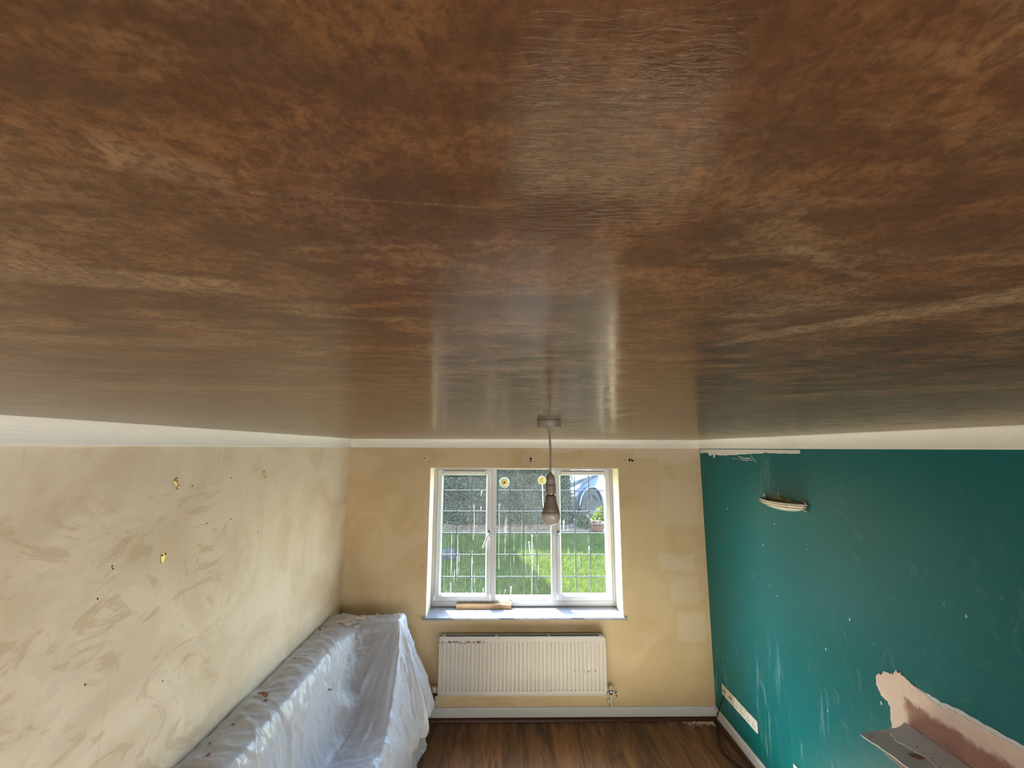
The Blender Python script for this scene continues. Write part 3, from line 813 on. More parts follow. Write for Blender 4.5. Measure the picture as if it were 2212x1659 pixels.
# returned edge and flat back so that the panel is solid
V += [(RX0, RY+.014, RZ0), (RX1, RY+.014, RZ0), (RX1, RY+.014, RZ1), (RX0, RY+.014, RZ1)]
nz = len(zs); nx = len(xs)
F.append((n0, n0+1, n0+2, n0+3))
F.append(tuple([n0]+[i*nz for i in range(nx)]+[n0+1])); F.append(tuple([n0+3]+[i*nz+nz-1 for i in range(nx)]+[n0+2]))
F.append(tuple([n0]+list(range(nz))+[n0+3])); F.append(tuple([n0+1]+[(nx-1)*nz+j for j in range(nz)]+[n0+2]))
rchild(mesh_obj('front_panel', V, F, MT['rad'], rad))
# pressed rim round the front
bm = bmesh.new()
for a in ((RX0, RX1, RZ1-.008, RZ1), (RX0, RX1, RZ0, RZ0+.008)): add_box(bm, a[0], a[1], RY-.003, RY+.003, a[2], a[3])
for a in ((RX0, RX0+.008, RZ0, RZ1), (RX1-.008, RX1, RZ0, RZ1)): add_box(bm, a[0], a[1], RY-.003, RY+.003, a[2], a[3])
rchild(bm_obj('rim', bm, MT['rad'], rad))
rchild(box('back_panel', RX0, RX1, 3.962, 3.976, RZ0, RZ1, MT['rad'], rad, .003))
for xx, w in ((-.064, .022), (.391, .022), (-.52, .03), (.845, .03)):
    rchild(box('top_spacer', xx-w/2, xx+w/2, RY+.012, 3.964, RZ1-.012, RZ1-.002, MT['rad'], rad, .002))
for xx in (-.35, .66):
    rchild(box('wall_bracket', xx-.015, xx+.015, 3.974, 4.0, .32, .62, MT['rad'], rad, .002))
# left valve
def valve(parts):
    pass
vl = rchild(lathe('lockshield_valve', [(0, .225), (.010, .225), (.012, .235), (.012, .258), (.009, .262), (0, .262)], MT['darkmetal'], rad, 20, 'z', (-.592, 3.93, 0)))
vl['label'] = 'tarnished left valve with a white cap'
def sub(o, par): o.parent = par; return o
sub(lathe('valve_cap', [(0, .258), (.0125, .258), (.014, .270), (.0165, .298), (.015, .303), (0, .303)], MT['plastic'], None, 20, 'z', (-.592, 3.93, 0)), vl)
sub(tube('valve_tail', [(-.590, 3.93, .240), (-.556, 3.93, .240)], [.010, .008], MT['darkmetal'], None, 12), vl)
sub(tube('supply_pipe', smooth_path([(-.592, 3.93, .228), (-.592, 3.931, .19), (-.594, 3.935, .15), (-.600, 3.94, .12), (-.606, 3.94, .106)], 4), .0055, MT['darkmetal'], None, 10), vl)
rchild(lathe('pipe_collar', [(0, 0), (.018, 0), (.020, .004), (.016, .010), (0, .010)], MT['plastic'], rad, 20, 'z', (0, 0, 0)))
pc = bpy.data.objects['pipe_collar']; pc.matrix_parent_inverse = Matrix.Identity(4)
pc.location = Vector((-.578, 4.0, .145))-rad_in; pc.rotation_euler = (R(90), 0, 0)
pc2 = pc.copy(); COL.objects.link(pc2); pc2.location = Vector((.918, 4.0, .150))-rad_in
# right valve with drain-off
vr = rchild(lathe('drain_valve', [(0, .232), (.009, .232), (.012, .240), (.012, .262), (.008, .270), (0, .270)], MT['chrome'], rad, 20, 'z', (.921, 3.93, 0)))
vr['label'] = 'chrome drain valve on the right end'
sub(lathe('valve_cap', [(0, .268), (.009, .268), (.010, .285), (.006, .305), (0, .307)], MT['plastic'], None, 16, 'z', (.921, 3.93, 0)), vr)
sub(tube('valve_tail', [(.918, 3.93, .252), (.880, 3.93, .248)], [.009, .009], MT['chrome'], None, 12), vr)
sub(tube('drain_spout', [(.925, 3.925, .258), (.968, 3.918, .259)], [.0085, .008], MT['chrome'], None, 12), vr)
sub(tube('drain_spout', [(.950, 3.922, .254), (.968, 3.918, .226)], [.006, .006], MT['chrome'], None, 10), vr)
sub(tube('supply_pipe', smooth_path([(.921, 3.93, .236), (.921, 3.93, .17), (.922, 3.945, .13), (.924, 3.955, .106)], 4), .0058, MT['plastic'], None, 10), vr)

# ------------------------------------------------------------------ pendant light
px, py = .137, 1.31
ZT = zc(py)
pend = tag(empty('pendant_light', (px, py, ZT)), 'white pendant light fitting with bare bulb hanging from the brown ceiling', 'pendant light')
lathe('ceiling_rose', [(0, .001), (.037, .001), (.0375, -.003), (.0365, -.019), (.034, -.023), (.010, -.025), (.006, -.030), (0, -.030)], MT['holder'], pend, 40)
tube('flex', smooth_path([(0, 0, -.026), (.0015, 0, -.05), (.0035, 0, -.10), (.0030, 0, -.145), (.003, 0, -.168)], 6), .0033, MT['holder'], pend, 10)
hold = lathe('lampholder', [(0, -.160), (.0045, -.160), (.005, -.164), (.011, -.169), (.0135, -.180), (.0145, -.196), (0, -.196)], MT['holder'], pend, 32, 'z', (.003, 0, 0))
lathe('holder_ring', [(0, -.1945), (.0140, -.1945), (.0140, -.1975), (0, -.1975)], MT['black'], hold, 32, 'z', (.003, 0, 0))
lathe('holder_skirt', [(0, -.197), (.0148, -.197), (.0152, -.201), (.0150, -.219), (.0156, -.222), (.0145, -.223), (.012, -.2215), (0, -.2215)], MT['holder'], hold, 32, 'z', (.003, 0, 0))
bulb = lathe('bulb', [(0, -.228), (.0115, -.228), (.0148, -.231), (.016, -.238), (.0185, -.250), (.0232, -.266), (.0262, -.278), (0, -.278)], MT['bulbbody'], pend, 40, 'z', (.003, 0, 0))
lathe('bulb_globe', [(0, -.2775), (.0265, -.2775), (.0282, -.284), (.0283, -.290), (.0270, -.298), (.0235, -.306), (.017, -.3125), (.009, -.316), (0, -.317)], MT['opal'], bulb, 40, 'z', (.003, 0, 0))
lathe('bulb_cap', [(0, -.216), (.0105, -.216), (.0105, -.2285), (0, -.2285)], MT['brass'], bulb, 24, 'z', (.003, 0, 0))
for a in (.5, .5+PI):
    box('bayonet_pin', .003+.0115*math.cos(a)-.002, .003+.0115*math.cos(a)+.002, .0115*math.sin(a)-.002, .0115*math.sin(a)+.002, -.226, -.222, MT['darkmetal'], bulb)

# ------------------------------------------------------------------ wall light
yc, z0 = 2.815, 1.920
sc = tag(empty('wall_light', (XR, yc, z0)), 'white glass half-bowl wall light with brass rails on the teal wall', 'wall light')
def bowl(scale_r, lift, nh=12, nt=40):
    V = []
    for i in range(nh+1):
        h = i/nh; f = math.sin(h*PI/2)**.62 if h > 0 else .02
        for k in range(nt+1):
            a = PI*k/nt
            V.append((-(.118*scale_r)*math.sin(a)*f-.001, .205*scale_r*math.cos(a)*f, lift+.062*h**1.25))
    return V
V1 = bowl(1, 0); V2 = bowl(.975, .003)
n1 = len(V1); nh, nt = 12, 40
F = grid_faces(nh+1, nt+1)+[tuple(n1+i for i in reversed(f)) for f in grid_faces(nh+1, nt+1)]
top0 = nh*(nt+1)
F += [(top0+k, top0+k+1, n1+top0+k+1, n1+top0+k) for k in range(nt)]
mesh_obj('glass_shade', V1+V2, F, MT['glasswhite'], sc, True)
def rail(h, off):
    f = math.sin(h*PI/2)**.62
    return [(-(.118*f+off)*math.sin(PI*k/36)-.003, (.205*f+off)*math.cos(PI*k/36), .062*h**1.25) for k in range(37)]
tube('brass_rail', rail(.84, .003), .0022, MT['brass'], sc, 8)
tube('brass_rail', rail(.64, .003), .0020, MT['brass'], sc, 8)
for s in (1, -1):
    yy = s*.203
    tube('scroll', smooth_path([(-.010, yy-.010*s, .070), (-.012, yy-.012*s, .080), (-.014, yy-.002*s, .083), (-.015, yy+.006*s, .072), (-.015, yy+.002*s, .054), (-.015, yy-.010*s, .036), (-.015, yy-.008*s, .022), (-.014, yy, .020), (-.012, yy+.002*s, .028)], 5), .0030, MT['brass'], sc, 8)
pl = [(-.15, .02), (.15, .02), (.16, .07), (.13, .066), (.09, .074), (.03, .082), (-.01, .070), (-.06, .076), (-.10, .066), (-.16, .062)]
prism('backplate', ragged(pl, 3, .003, 5), lambda u, v, d: (-d, u, v), .012, MT['dusty'], sc)
box('lamp_tray', -.085, -.010, -.14, .14, .036, .042, MT['dusty'], sc, .002)

# ------------------------------------------------------------------ sockets on the teal wall
SZ0, SZ1 = .2735, .3590
def wallplate(name, y0, y1, zz0, zz1, kind, label, group=None):
    yc_, zc_ = (y0+y1)/2, (zz0+zz1)/2
    t = tag(empty(name, (XR, yc_, zc_)), label, 'socket', group)
    w, h = (y1-y0)/2, (zz1-zz0)/2
    bm = bmesh.new(); add_box(bm, -.010, -.0005, -w, w, -h, h)
    bmesh.ops.bevel(bm, geom=bm.edges[:], offset=.003, segments=2, affect='EDGES')
    bm_obj('plate', bm, MT['plastic'] if kind == 'single' else MT['white'], t)
    def hole(yy, zz, a, b, nm='pin_hole', mt='hole'): box(nm, -.0112, -.0095, yy-a, yy+a, zz-b, zz+b, MT[mt], t)
    if kind == 'double':
        for s in (-1, 1):
            c = s*.036
            hole(c, .008, .0022, .004); hole(c-.011, -.012, .004, .0022); hole(c+.011, -.012, .004, .0022)
            box('rocker_switch', -.0135, -.0095, c-.006+s*.022, c+.006+s*.022, .016, .034, MT['white'], t, .0015)
    else:
        hole(-.012, .002, .008, .007, 'port'); hole(.012, .002, .008, .007, 'port')
        hole(0, .026, .012, .002, 'legend', 'lead'); hole(0, -.024, .010, .0015, 'legend', 'lead')
    return t
wallplate('socket_outlet', 3.763, 3.848, SZ0, SZ1, 'single', 'small cream outlet plate nearest the corner with a black cable below', )
wallplate('socket_outlet', 3.670, 3.756, SZ0, SZ1, 'single', 'second small cream outlet plate from the corner, beside a double socket')
wallplate('socket_outlet', 3.511, 3.662, SZ0, SZ1, 'double', 'white double socket between the small plates and another double')
wallplate('socket_outlet', 3.352, 3.504, SZ0, SZ1, 'double', 'white double socket farthest from the corner in the row of four')
wallplate('socket_outlet', 2.815, 2.963, .258, .344, 'double', 'pale socket plate low on the teal wall past the row of four')

cab = tube('cable', smooth_path([(1.836, 3.805, .285), (1.834, 3.84, .23), (1.822, 3.885, .13), (1.806, 3.905, .05), (1.785, 3.86, .008), (1.742, 3.75, .007), (1.70, 3.64, .007), (1.695, 3.56, .007), (1.735, 3.46, .007), (1.79, 3.36, .007)], 8), .0045, MT['black'])
tag(cab, 'thin black cable hanging from the corner outlet plate to the floor', 'cable')

# crumbs swept into the corner
rg = random.Random(8); V = []; F = []
for k in range(160):
    cx = 1.80-abs(rg.gauss(0, .12)); cy = 3.958-abs(rg.gauss(0, .022)); s = rg.uniform(.002, .007); b = len(V)
    for dx, dy, dz in ((-1, -1, 0), (1, -1, 0), (1, 1, 0), (-1, 1, 0), (rg.uniform(-.4, .4), rg.uniform(-.4, .4), rg.uniform(.6, 1.3))):
        V.append((cx+dx*s, cy+dy*s*rg.uniform(.6, 1), .0005+dz*s))
    F += [(b, b+1, b+4), (b+1, b+2, b+4), (b+2, b+3, b+4), (b+3, b, b+4), (b+3, b+2, b+1, b)]
cr = mesh_obj('plaster_crumbs', V, F, MT['flake']); cr['kind'] = 'stuff'
tag(cr, 'pale plaster crumbs swept into the floor corner under the sockets', 'crumbs')

# ------------------------------------------------------------------ fireplace surround with boards on top
fs = tag(empty('fire_surround', (1.75, 1.45, 0)), 'brown wooden fire surround against the teal wall under grey boards', 'fireplace')
def fc(o): o.matrix_parent_inverse = Matrix.Translation((-1.75, -1.45, 0)); return o
fc(box('upright', 1.655, XR-.002, 1.74, 1.945, 0, 1.035, MT['brownwood'], fs, .004))
fc(box('upright', 1.655, XR-.002, .70, .905, 0, 1.035, MT['brownwood'], fs, .004))
fc(box('frieze', 1.655, XR-.002, .905, 1.74, .80, 1.035, MT['brownwood'], fs, .004))
fc(box('mantel_shelf', 1.625, XR-.002, .66, 1.975, 1.035, 1.058, MT['brownwood'], fs, .004))
fc(box('plinth', 1.645, XR-.002, 1.73, 1.955, 0, .10, MT['brownwood'], fs, .004))
# torn sheet of board, overhanging
pa = [(1.592, 2.052), (1.605, 2.060), (1.70, 2.078), (1.76, 2.088), (1.840, 2.105), (1.846, 1.90), (1.846, .62), (1.600, .62), (1.604, 1.60), (1.618, 1.80), (1.612, 1.93)]
b1 = prism('hardboard_sheet', ragged(pa, 5, .0028, 21), lambda u, v, d: (u, v, 1.0585+d), .006, MT['board'])
tag(b1, 'large torn grey board lying on the fire surround', 'board')
pa2 = [(1.722, 2.045), (1.842, 2.104), (1.845, 1.5), (1.70, 1.5), (1.715, 1.78), (1.735, 1.9), (1.705, 2.00)]
b2 = prism('hardboard_sheet', ragged(pa2, 4, .0025, 22), lambda u, v, d: (u, v, 1.0650+d+.012*max(0, (u-1.70)/.15)), .005, MT['board'])
tag(b2, 'smaller darker grey board lapped over the large one against the wall', 'board')
fl2 = prism('plaster_flake', ragged([(1.69, 1.93), (1.725, 1.92), (1.73, 1.90), (1.70, 1.895), (1.685, 1.91)], 2, .003, 23), lambda u, v, d: (u, v, 1.0650+d), .003, MT['brownflake'])
tag(fl2, 'thin brown plaster flake on the large grey board', 'plaster flake')

# ------------------------------------------------------------------ sofa under its sheet
so = tag(empty('sofa', (-1.1, 2.4, 0)), 'brown grey corner sofa hidden under the clear dust sheet', 'sofa')
def sc_(o): o.matrix_parent_inverse = Matrix.Translation((1.1, -2.4, 0)); return o
sc_(box('backrest', -1.435, -1.235, .95, 3.72, .12, .895, MT['sofatop'], so, .035, 4))
sc_(box('end_backrest', -1.235, -.86, 3.62, 3.735, .12, .895, MT['sofa'], so, .03, 4))
sc_(box('base', -1.24, -.80, 1.0, 3.62, .10, .30, MT['sofa'], so, .02, 3))
for a, b in ((1.02, 1.86), (1.87, 2.72), (2.73, 3.58)):
    sc_(box('seat_cushion', -1.20, -.79, a, b, .30, .395, MT['sofa'], so, .03, 4))
for xx in (-1.38, -.88):
    for yy in (1.05, 3.65): sc_(box('leg', xx-.025, xx+.025, yy-.025, yy+.025, 0, .12, MT['beadwood'], so, .004))

# the dust sheet: a loft of cross-sections, then folds and crumples
KA = [(-1.452, .50), (-1.448, .87), (-1.430, .918), (-1.33, .928), (-1.245, .915), (-1.205, .86), (-1.145, .64), (-1.075, .435), (-.93, .418), (-.79, .432), (-.735, .38), (-.70, .20), (-.67, .05), (-.60, .012)]
KB = [(-1.452, .50), (-1.448, .87), (-1.430, .918), (-1.33, .928), (-1.245, .926), (-1.19, .920), (-1.08, .919), (-.98, .920), (-.885, .926), (-.842, .915), (-.765, .68), (-.60, .31), (-.685, .13), (-.640, .012)]
def arcs(k, per):
    out = []
    for i in range(len(k)-1):
        for j in range(per[i]): out.append((i, j/per[i]))
    out.append((len(k)-2, 1.0)); return out
PER = [10, 8, 14, 12, 12, 18, 18, 16, 16, 14, 20, 18, 14]
def sample(K):
    P = smooth_path([(a, 0, b) for a, b in K], 24); P = np.array([(p.x, p.z) for p in P])
    idx = [(i+f)*24 for i, f in arcs(K, PER)]
    return np.stack([np.interp(idx, range(len(P)), P[:, 0]), np.interp(idx, range(len(P)), P[:, 1])], 1)
A_, B_ = sample(KA), sample(KB)
ys = np.concatenate([np.linspace(.92, 2.95, 170), np.linspace(2.96, 3.60, 110), np.linspace(3.605, 3.76, 24), np.linspace(3.765, 3.93, 40)])
ns = len(A_); nt_ = len(ys)
P = np.zeros((nt_, ns, 3))
for i, y in enumerate(ys):
    t = np.clip((y-3.02)/(3.625-3.02), 0, 1); w = t**1.9
    sct = A_*(1-w)+B_*w
    e = np.clip((y-3.765)/.165, 0, 1)
    z = sct[:, 1]*(1-.75*e**1.3)
    P[i, :, 0] = sct[:, 0]-.07*e*np.clip((sct[:, 0]+.9)/.3, 0, 1); P[i, :, 1] = y-(.012*math.sin(e*PI)); P[i, :, 2] = z
def vnoise(u, v, seed):
    rs = np.random.RandomState(seed); T = rs.rand(64, 64)
    iu, iv = np.floor(u).astype(int), np.floor(v).astype(int); fu, fv = u-iu, v-iv
    fu = fu*fu*(3-2*fu); fv = fv*fv*(3-2*fv)
    g = lambda a, b: T[a % 64, b % 64]
    return (g(iu, iv)*(1-fu)+g(iu+1, iv)*fu)*(1-fv)+(g(iu, iv+1)*(1-fu)+g(iu+1, iv+1)*fu)*fv
def ridge(u, v, seed, p=2.2):
    return (1-np.abs(2*vnoise(u, v, seed)-1))**p
dS = np.gradient(P, axis=1); dT = np.gradient(P, axis=0)
Nn = np.cross(dT, dS); Nn /= np.linalg.norm(Nn, axis=2, keepdims=True)+1e-9
Nn *= np.sign((Nn*np.array([.4, -.5, .75])).sum(2, keepdims=True))
si = np.linspace(0, 1, ns)[None, :].repeat(nt_, 0)
L = np.cumsum(np.concatenate([[0], np.linalg.norm(np.diff(A_, axis=0), axis=1)]))[None, :].repeat(nt_, 0)
Y = P[:, :, 1]
wig = .25*vnoise(L*5, Y*5, 9)
topz = np.exp(-((L-.53)/.14)**2)                      # across the top of the back
face = 1/(1+np.exp(-(L-.66)/.03))                     # down the front
h = topz*(.016*ridge(L*3.0+Y*2+wig, Y*11+wig*6+L*5, 1)+.010*ridge(L*5, Y*23+wig*5-L*7, 2)+.005*ridge(L*12, Y*41+L*9, 3))
h += face*(.015*ridge(L*2.0, Y*9+wig*4+L*2.2, 4)+.008*ridge(L*5-Y*3, Y*17-L*4+wig*5, 5)+.004*ridge(L*11+Y*9, Y*30-L*12, 6))
h += .006*(vnoise(L*22, Y*22, 7)-.5)
# fans of folds falling from the front corner of the end
cx, cy_, cz_ = -.845, 3.64, .92
dx, dy, dz = P[:, :, 0]-cx, P[:, :, 1]-cy_, P[:, :, 2]-cz_
rad_ = np.sqrt(dx**2+dy**2+dz**2)+1e-6
ang = np.arctan2(dx, -dy+.35*(-dz))
inend = np.clip((Y-2.9)/.25, 0, 1)*np.clip((P[:, :, 0]+1.16)/.08, 0, 1)
h += inend*np.clip(rad_/.25, 0, 1)*(.022*ridge(ang*7, rad_*1.2, 11, 3)+.010*ridge(ang*16, rad_*3, 12, 2.5))
big = np.exp(-((ang+.42)/.055)**2)+.9*np.exp(-((ang-.55)/.06)**2)+.6*np.exp(-((ang-.1)/.04)**2)
h += inend*.060*np.clip(rad_/.5, 0, 1)*big
h *= np.clip(si*12, 0, 1)
P += Nn*h[:, :, None]
# ragged hem by the floor
hem = np.clip((si-.93)/.07, 0, 1)
P[:, :, 0] += hem*.05*(vnoise(Y*5, Y*0+2, 14)-.5)
P[:, :, 0] = np.maximum(P[:, :, 0], XL+.004); P[:, :, 2] = np.maximum(P[:, :, 2], .004); P[:, :, 1] = np.minimum(P[:, :, 1], 3.972)
sheet = mesh_obj('dust_sheet', P.reshape(-1, 3).tolist(), grid_faces(nt_, ns), MT['sheet'], None, True)
tag(sheet, 'crumpled clear plastic dust sheet draped over the sofa by the cream wall', 'dust sheet')
bvh = BVHTree.FromPolygons([tuple(p) for p in P.reshape(-1, 3)], grid_faces(nt_, ns))
def rest(x, y, lift=.002):
    hit = bvh.ray_cast(Vector((x, y, 1.6)), Vector((0, 0, -1)))
    return (hit[0].z if hit[0] is not None else .94)+lift

# pale sheet added on the unseen floor to bounce sunlight into the room
gx, gyy = np.linspace(-.5, 1.62, 60), np.linspace(.15, 3.30, 90)
GX, GY = np.meshgrid(gx, gyy, indexing='ij')
GZ = .004+.012*ridge(GX*4, GY*4, 31)*ridge(GX*2.2+GY, GY*2, 32)+.003*vnoise(GX*14, GY*14, 33)
fsheet = mesh_obj('bounce_sheet', np.stack([GX, GY, GZ], 2).reshape(-1, 3).tolist(), grid_faces(60, 90), plain('bounce_sheet_cloth', lin(190, 182, 168), .9, nscale=12, namt=.06), None, True)
tag(fsheet, 'pale light-bouncing sheet added over the floor planks below the pendant', 'dust sheet')

# flaked plaster lying on the sheet
rg = random.Random(15)
def flake(x, y, r, mat, label, group=None, tilt=.0, n=9, asp=1.0, rz=0.0):
    z = rest(x, y)
    bm = bmesh.new(); th = .003
    rr = [r*rg.uniform(.6, 1.15) for _ in range(n)]
    pts = [(rr[k]*math.cos(2*PI*k/n), asp*rr[k]*math.sin(2*PI*k/n)) for k in range(n)]
    lo = [bm.verts.new((a, b, 0)) for a, b in pts]; hi = [bm.verts.new((a*.93, b*.93, th+rg.uniform(0, .004))) for a, b in pts]
    c = bm.verts.new((0, 0, th+.004)); cb = bm.verts.new((0, 0, 0))
    for k in range(n):
        k2 = (k+1) % n
        bm.faces.new((lo[k], lo[k2], hi[k2], hi[k])); bm.faces.new((hi[k], hi[k2], c)); bm.faces.new((lo[k2], lo[k], cb))
    o = bm_obj('plaster_flake', bm, mat); o.location = (x, y, z); o.rotation_euler = (rg.uniform(-tilt, tilt), rg.uniform(-tilt, tilt), rz)
    tag(o, label, 'plaster flake', group); return o
PILE = [(-1.325, 3.600, .024, 'smallish cream flake at the wall end of the peeled plaster pile'), (-1.285, 3.585, .028, 'cream flake second from the wall in the peeled plaster pile'),
        (-1.255, 3.612, .026, 'cream flake in the back of the peeled plaster pile, towards the window wall'), (-1.232, 3.568, .032, 'largest cream flake at the front of the peeled plaster pile'),
        (-1.200, 3.602, .027, 'cream flake in the middle of the peeled plaster pile'), (-1.172, 3.640, .025, 'cream flake second from the window end of the plaster pile'),
        (-1.142, 3.668, .020, 'small cream flake alone at the window end of the plaster pile'), (-1.160, 3.556, .022, 'cream flake slipping over the front edge below the plaster pile')]
for k, (x_, y_, r_, lb) in enumerate(PILE):
    o = flake(x_, y_, r_, MT['flake'], lb, 'peeled plaster flakes on the sheet', .35, rz=k*.7)
    o.location.z += .006+.005*(k % 3)
flake(-1.350, 2.613, .040, MT['brownflake'], 'larger brown plaster flake midway along the sheeted sofa back', None, .05, 8, .5, -.5)
flake(-1.310, 2.560, .013, MT['brownflake'], 'tiny dark brown crumb beside the larger brown flake', None, .05, 7, .6, .3)
flake(-1.150, 3.040, .024, MT['brownflake'], 'brown plaster flake low in the corner of the sheet', None, .5, 7, .55, 1.2)
for k, (x_, y_, lb) in enumerate([(-1.425, 3.50, 'dark crumb touching the cream wall by the plaster pile'), (-1.405, 3.47, 'dark crumb second out from the cream wall by the plaster pile'),
                                  (-1.43, 3.41, 'lowest dark crumb by the cream wall near the plaster pile'), (-1.39, 3.53, 'dark crumb nearest the plaster pile, away from the wall')]):
    flake(x_, y_, .008, MT['brownflake'], lb, 'dark crumbs on the sheet by the wall', .1, 6, .6, k)
for k, (x_, y_, lb) in enumerate([(-1.38, 2.22, 'dark crumb on the sofa back second nearest the viewer, close to the wall'), (-1.33, 2.14, 'dark crumb on the sofa back nearest the viewer'),
                                  (-1.38, 3.02, 'dark crumb on the sofa back between the large brown flake and the window'), (-1.36, 2.36, 'dark crumb on the sofa back just nearer than the large brown flake')]):
    flake(x_, y_, .009, MT['brownflake'], lb, 'dark crumbs on the sofa back', .1, 6, .6, k)

# ------------------------------------------------------------------ garden
gz = lambda y: np.minimum(-.10+(np.asarray(y, float)-4.5)*.0588, .30)
ly = np.concatenate([np.linspace(4.30, 11.3, 30), [16, 26]]); lx = np.linspace(-9, 11, 40)
V = [(x_, y_, float(gz(y_))+.03*mnoise.noise((x_*.5, y_*.5, 0))) for y_ in ly for x_ in lx]
lawn = struct(mesh_obj('lawn', V, grid_faces(len(ly), len(lx)), MT['turf'], None, True), 'sloping front lawn seen through the window')
def blades(n, x0, x1, y0, y1, h0, h1, seed, w=.006):
    rs = np.random.RandomState(seed)
    bx, by = rs.uniform(x0, x1, n), rs.uniform(y0, y1, n); bz = gz(by)
    hh = rs.uniform(h0, h1, n); a = rs.uniform(0, 2*PI, n); lean = rs.uniform(.1, .75, n)*hh; la = rs.uniform(0, 2*PI, n)
    ca, sa = np.cos(a)*w/2, np.sin(a)*w/2
    mx, my = bx+np.cos(la)*lean*.35, by+np.sin(la)*lean*.35
    tx, ty = bx+np.cos(la)*lean, by+np.sin(la)*lean
    V = np.stack([np.stack([bx-ca, by-sa, bz-.01], 1), np.stack([bx+ca, by+sa, bz-.01], 1), np.stack([mx+ca*.8, my+sa*.8, bz+hh*.6], 1),
                  np.stack([mx-ca*.8, my-sa*.8, bz+hh*.6], 1), np.stack([tx, ty, bz+hh], 1)], 1).reshape(-1, 3)
    i = np.arange(n)*5
    return V, i
def fast_mesh(name, V, quads, tris, mat, parent=None):
    me = bpy.data.meshes.new(name)
    nq, nt2 = len(quads), len(tris)
    me.vertices.add(len(V)); me.vertices.foreach_set('co', np.asarray(V, np.float32).ravel())
    loops = np.concatenate([np.asarray(quads, np.int32).ravel(), np.asarray(tris, np.int32).ravel()]) if nt2 else np.asarray(quads, np.int32).ravel()
    me.loops.add(len(loops)); me.loops.foreach_set('vertex_index', loops)
    st = np.concatenate([np.arange(nq)*4, nq*4+np.arange(nt2)*3]).astype(np.int32)
    tot = np.concatenate([np.full(nq, 4), np.full(nt2, 3)]).astype(np.int32)
    me.polygons.add(nq+nt2); me.polygons.foreach_set('loop_start', st); me.polygons.foreach_set('loop_total', tot)
    me.update(calc_edges=True); me.validate(); me.materials.append(mat)
    return link(bpy.data.objects.new(name, me), parent)
V1, i1 = blades(90000, -2.2, 3.2, 6.2, 10.7, .04, .085, 1)
V2, i2 = blades(26000, .3, 2.6, 6.3, 9.0, .07, .15, 2, .008)
V = np.concatenate([V1, V2]); i = np.concatenate([i1, i2+len(V1)])
g = fast_mesh('grass', V, np.stack([i, i+1, i+2, i+3], 1), np.stack([i+3, i+2, i+4], 1), MT['grass']); g['kind'] = 'stuff'
g['label'] = 'shaggy green grass of the front lawn, sunlit on the right'

def leaf_cloud(n, surf, size, seed, flat=.5):
    """surf(rs, n) -> points and outward normals; small pointed leaves scattered on them"""
    rs = np.random.RandomState(seed); p, nrm = surf(rs, n)
    d = rs.normal(size=(n, 3)); d /= np.linalg.norm(d, axis=1, keepdims=True)
    u = d+nrm*.6; u /= np.linalg.norm(u, axis=1, keepdims=True)
    v = np.cross(u, rs.normal(size=(n, 3))); v /= np.linalg.norm(v, axis=1, keepdims=True)
    s = size*rs.uniform(.6, 1.4, (n, 1))
    V = np.stack([p, p+u*s*.5+v*s*.28, p+u*s, p+u*s*.5-v*s*.28], 1).reshape(-1, 3)
    i = np.arange(n)*4
    return V, np.stack([i, i+1, i+2, i+3], 1)
def hedge(name, x0, x1, y0, y1, top, label, nleaf, seed, zmax_leaf, round_right=.6):
    """clipped conifer hedge: lumpy solid core plus leaves on the side towards the house"""
    t = tag(empty(name, ((x0+x1)/2, y0, float(gz(y0)))), label, 'hedge')
    b = t.location.copy()
    nx_, nz_ = 50, 40; V = []
    def fr(x, f):
        e = np.clip((x1-x)/round_right, 0, 1); return e
    for side in (0, 1):
        for a in range(nx_+1):
            xx = x0+(x1-x0)*a/nx_
            for c in range(nz_+1):
                f = c/nz_; zt = top(xx); e = math.sqrt(max(0, 1-(1-min(1, max(0, (x1-xx)/round_right)))**2))
                hw = (y1-y0)/2*(.15+.85*e)*(1-.5*f**4)
                yy = (y0+y1)/2+(-hw if side == 0 else hw)+.10*mnoise.noise((xx*2.2, f*zt*2.2, side*7+seed))
                V.append((xx-b.x, yy-b.y, -.05+f*zt))
    n1 = (nx_+1)*(nz_+1); F = grid_faces(nx_+1, nz_+1)
    F += [tuple(n1+k for k in reversed(f)) for f in grid_faces(nx_+1, nz_+1)]
    for a in range(nx_):
        p0, p1 = a*(nz_+1)+nz_, (a+1)*(nz_+1)+nz_; F.append((p0, p1, n1+p1, n1+p0))
    for c in range(nz_):
        p0 = nx_*(nz_+1)+c; F.append((p0, n1+p0, n1+p0+1, p0+1)); F.append((c, c+1, n1+c+1, n1+c))
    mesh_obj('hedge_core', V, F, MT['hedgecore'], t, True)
    VV = np.array(V)[:n1].reshape(nx_+1, nz_+1, 3)
    def surf(rs, n):
        a = rs.uniform(0, nx_-.001, n); zt = zmax_leaf
        tops = np.array([top(x0+(x1-x0)*q/nx_) for q in range(nx_+1)])
        c = rs.uniform(0, 1, n)*np.minimum(zt/tops[a.astype(int)], 1)*(nz_-.001)
        ai, ci = a.astype(int), c.astype(int); fa, fc_ = (a-ai)[:, None], (c-ci)[:, None]
        p = (VV[ai, ci]*(1-fa)+VV[ai+1, ci]*fa)*(1-fc_)+(VV[ai, ci+1]*(1-fa)+VV[ai+1, ci+1]*fa)*fc_
        p = p+rs.normal(size=(n, 3))*np.array([.03, .05, .03])
        return p, np.tile([0, -1, .25], (n, 1))
    V2, Q = leaf_cloud(nleaf, surf, .055, seed)
    o = fast_mesh('hedge_foliage', V2, Q, [], MT['hedge'], t); o['kind'] = 'stuff'
    return t
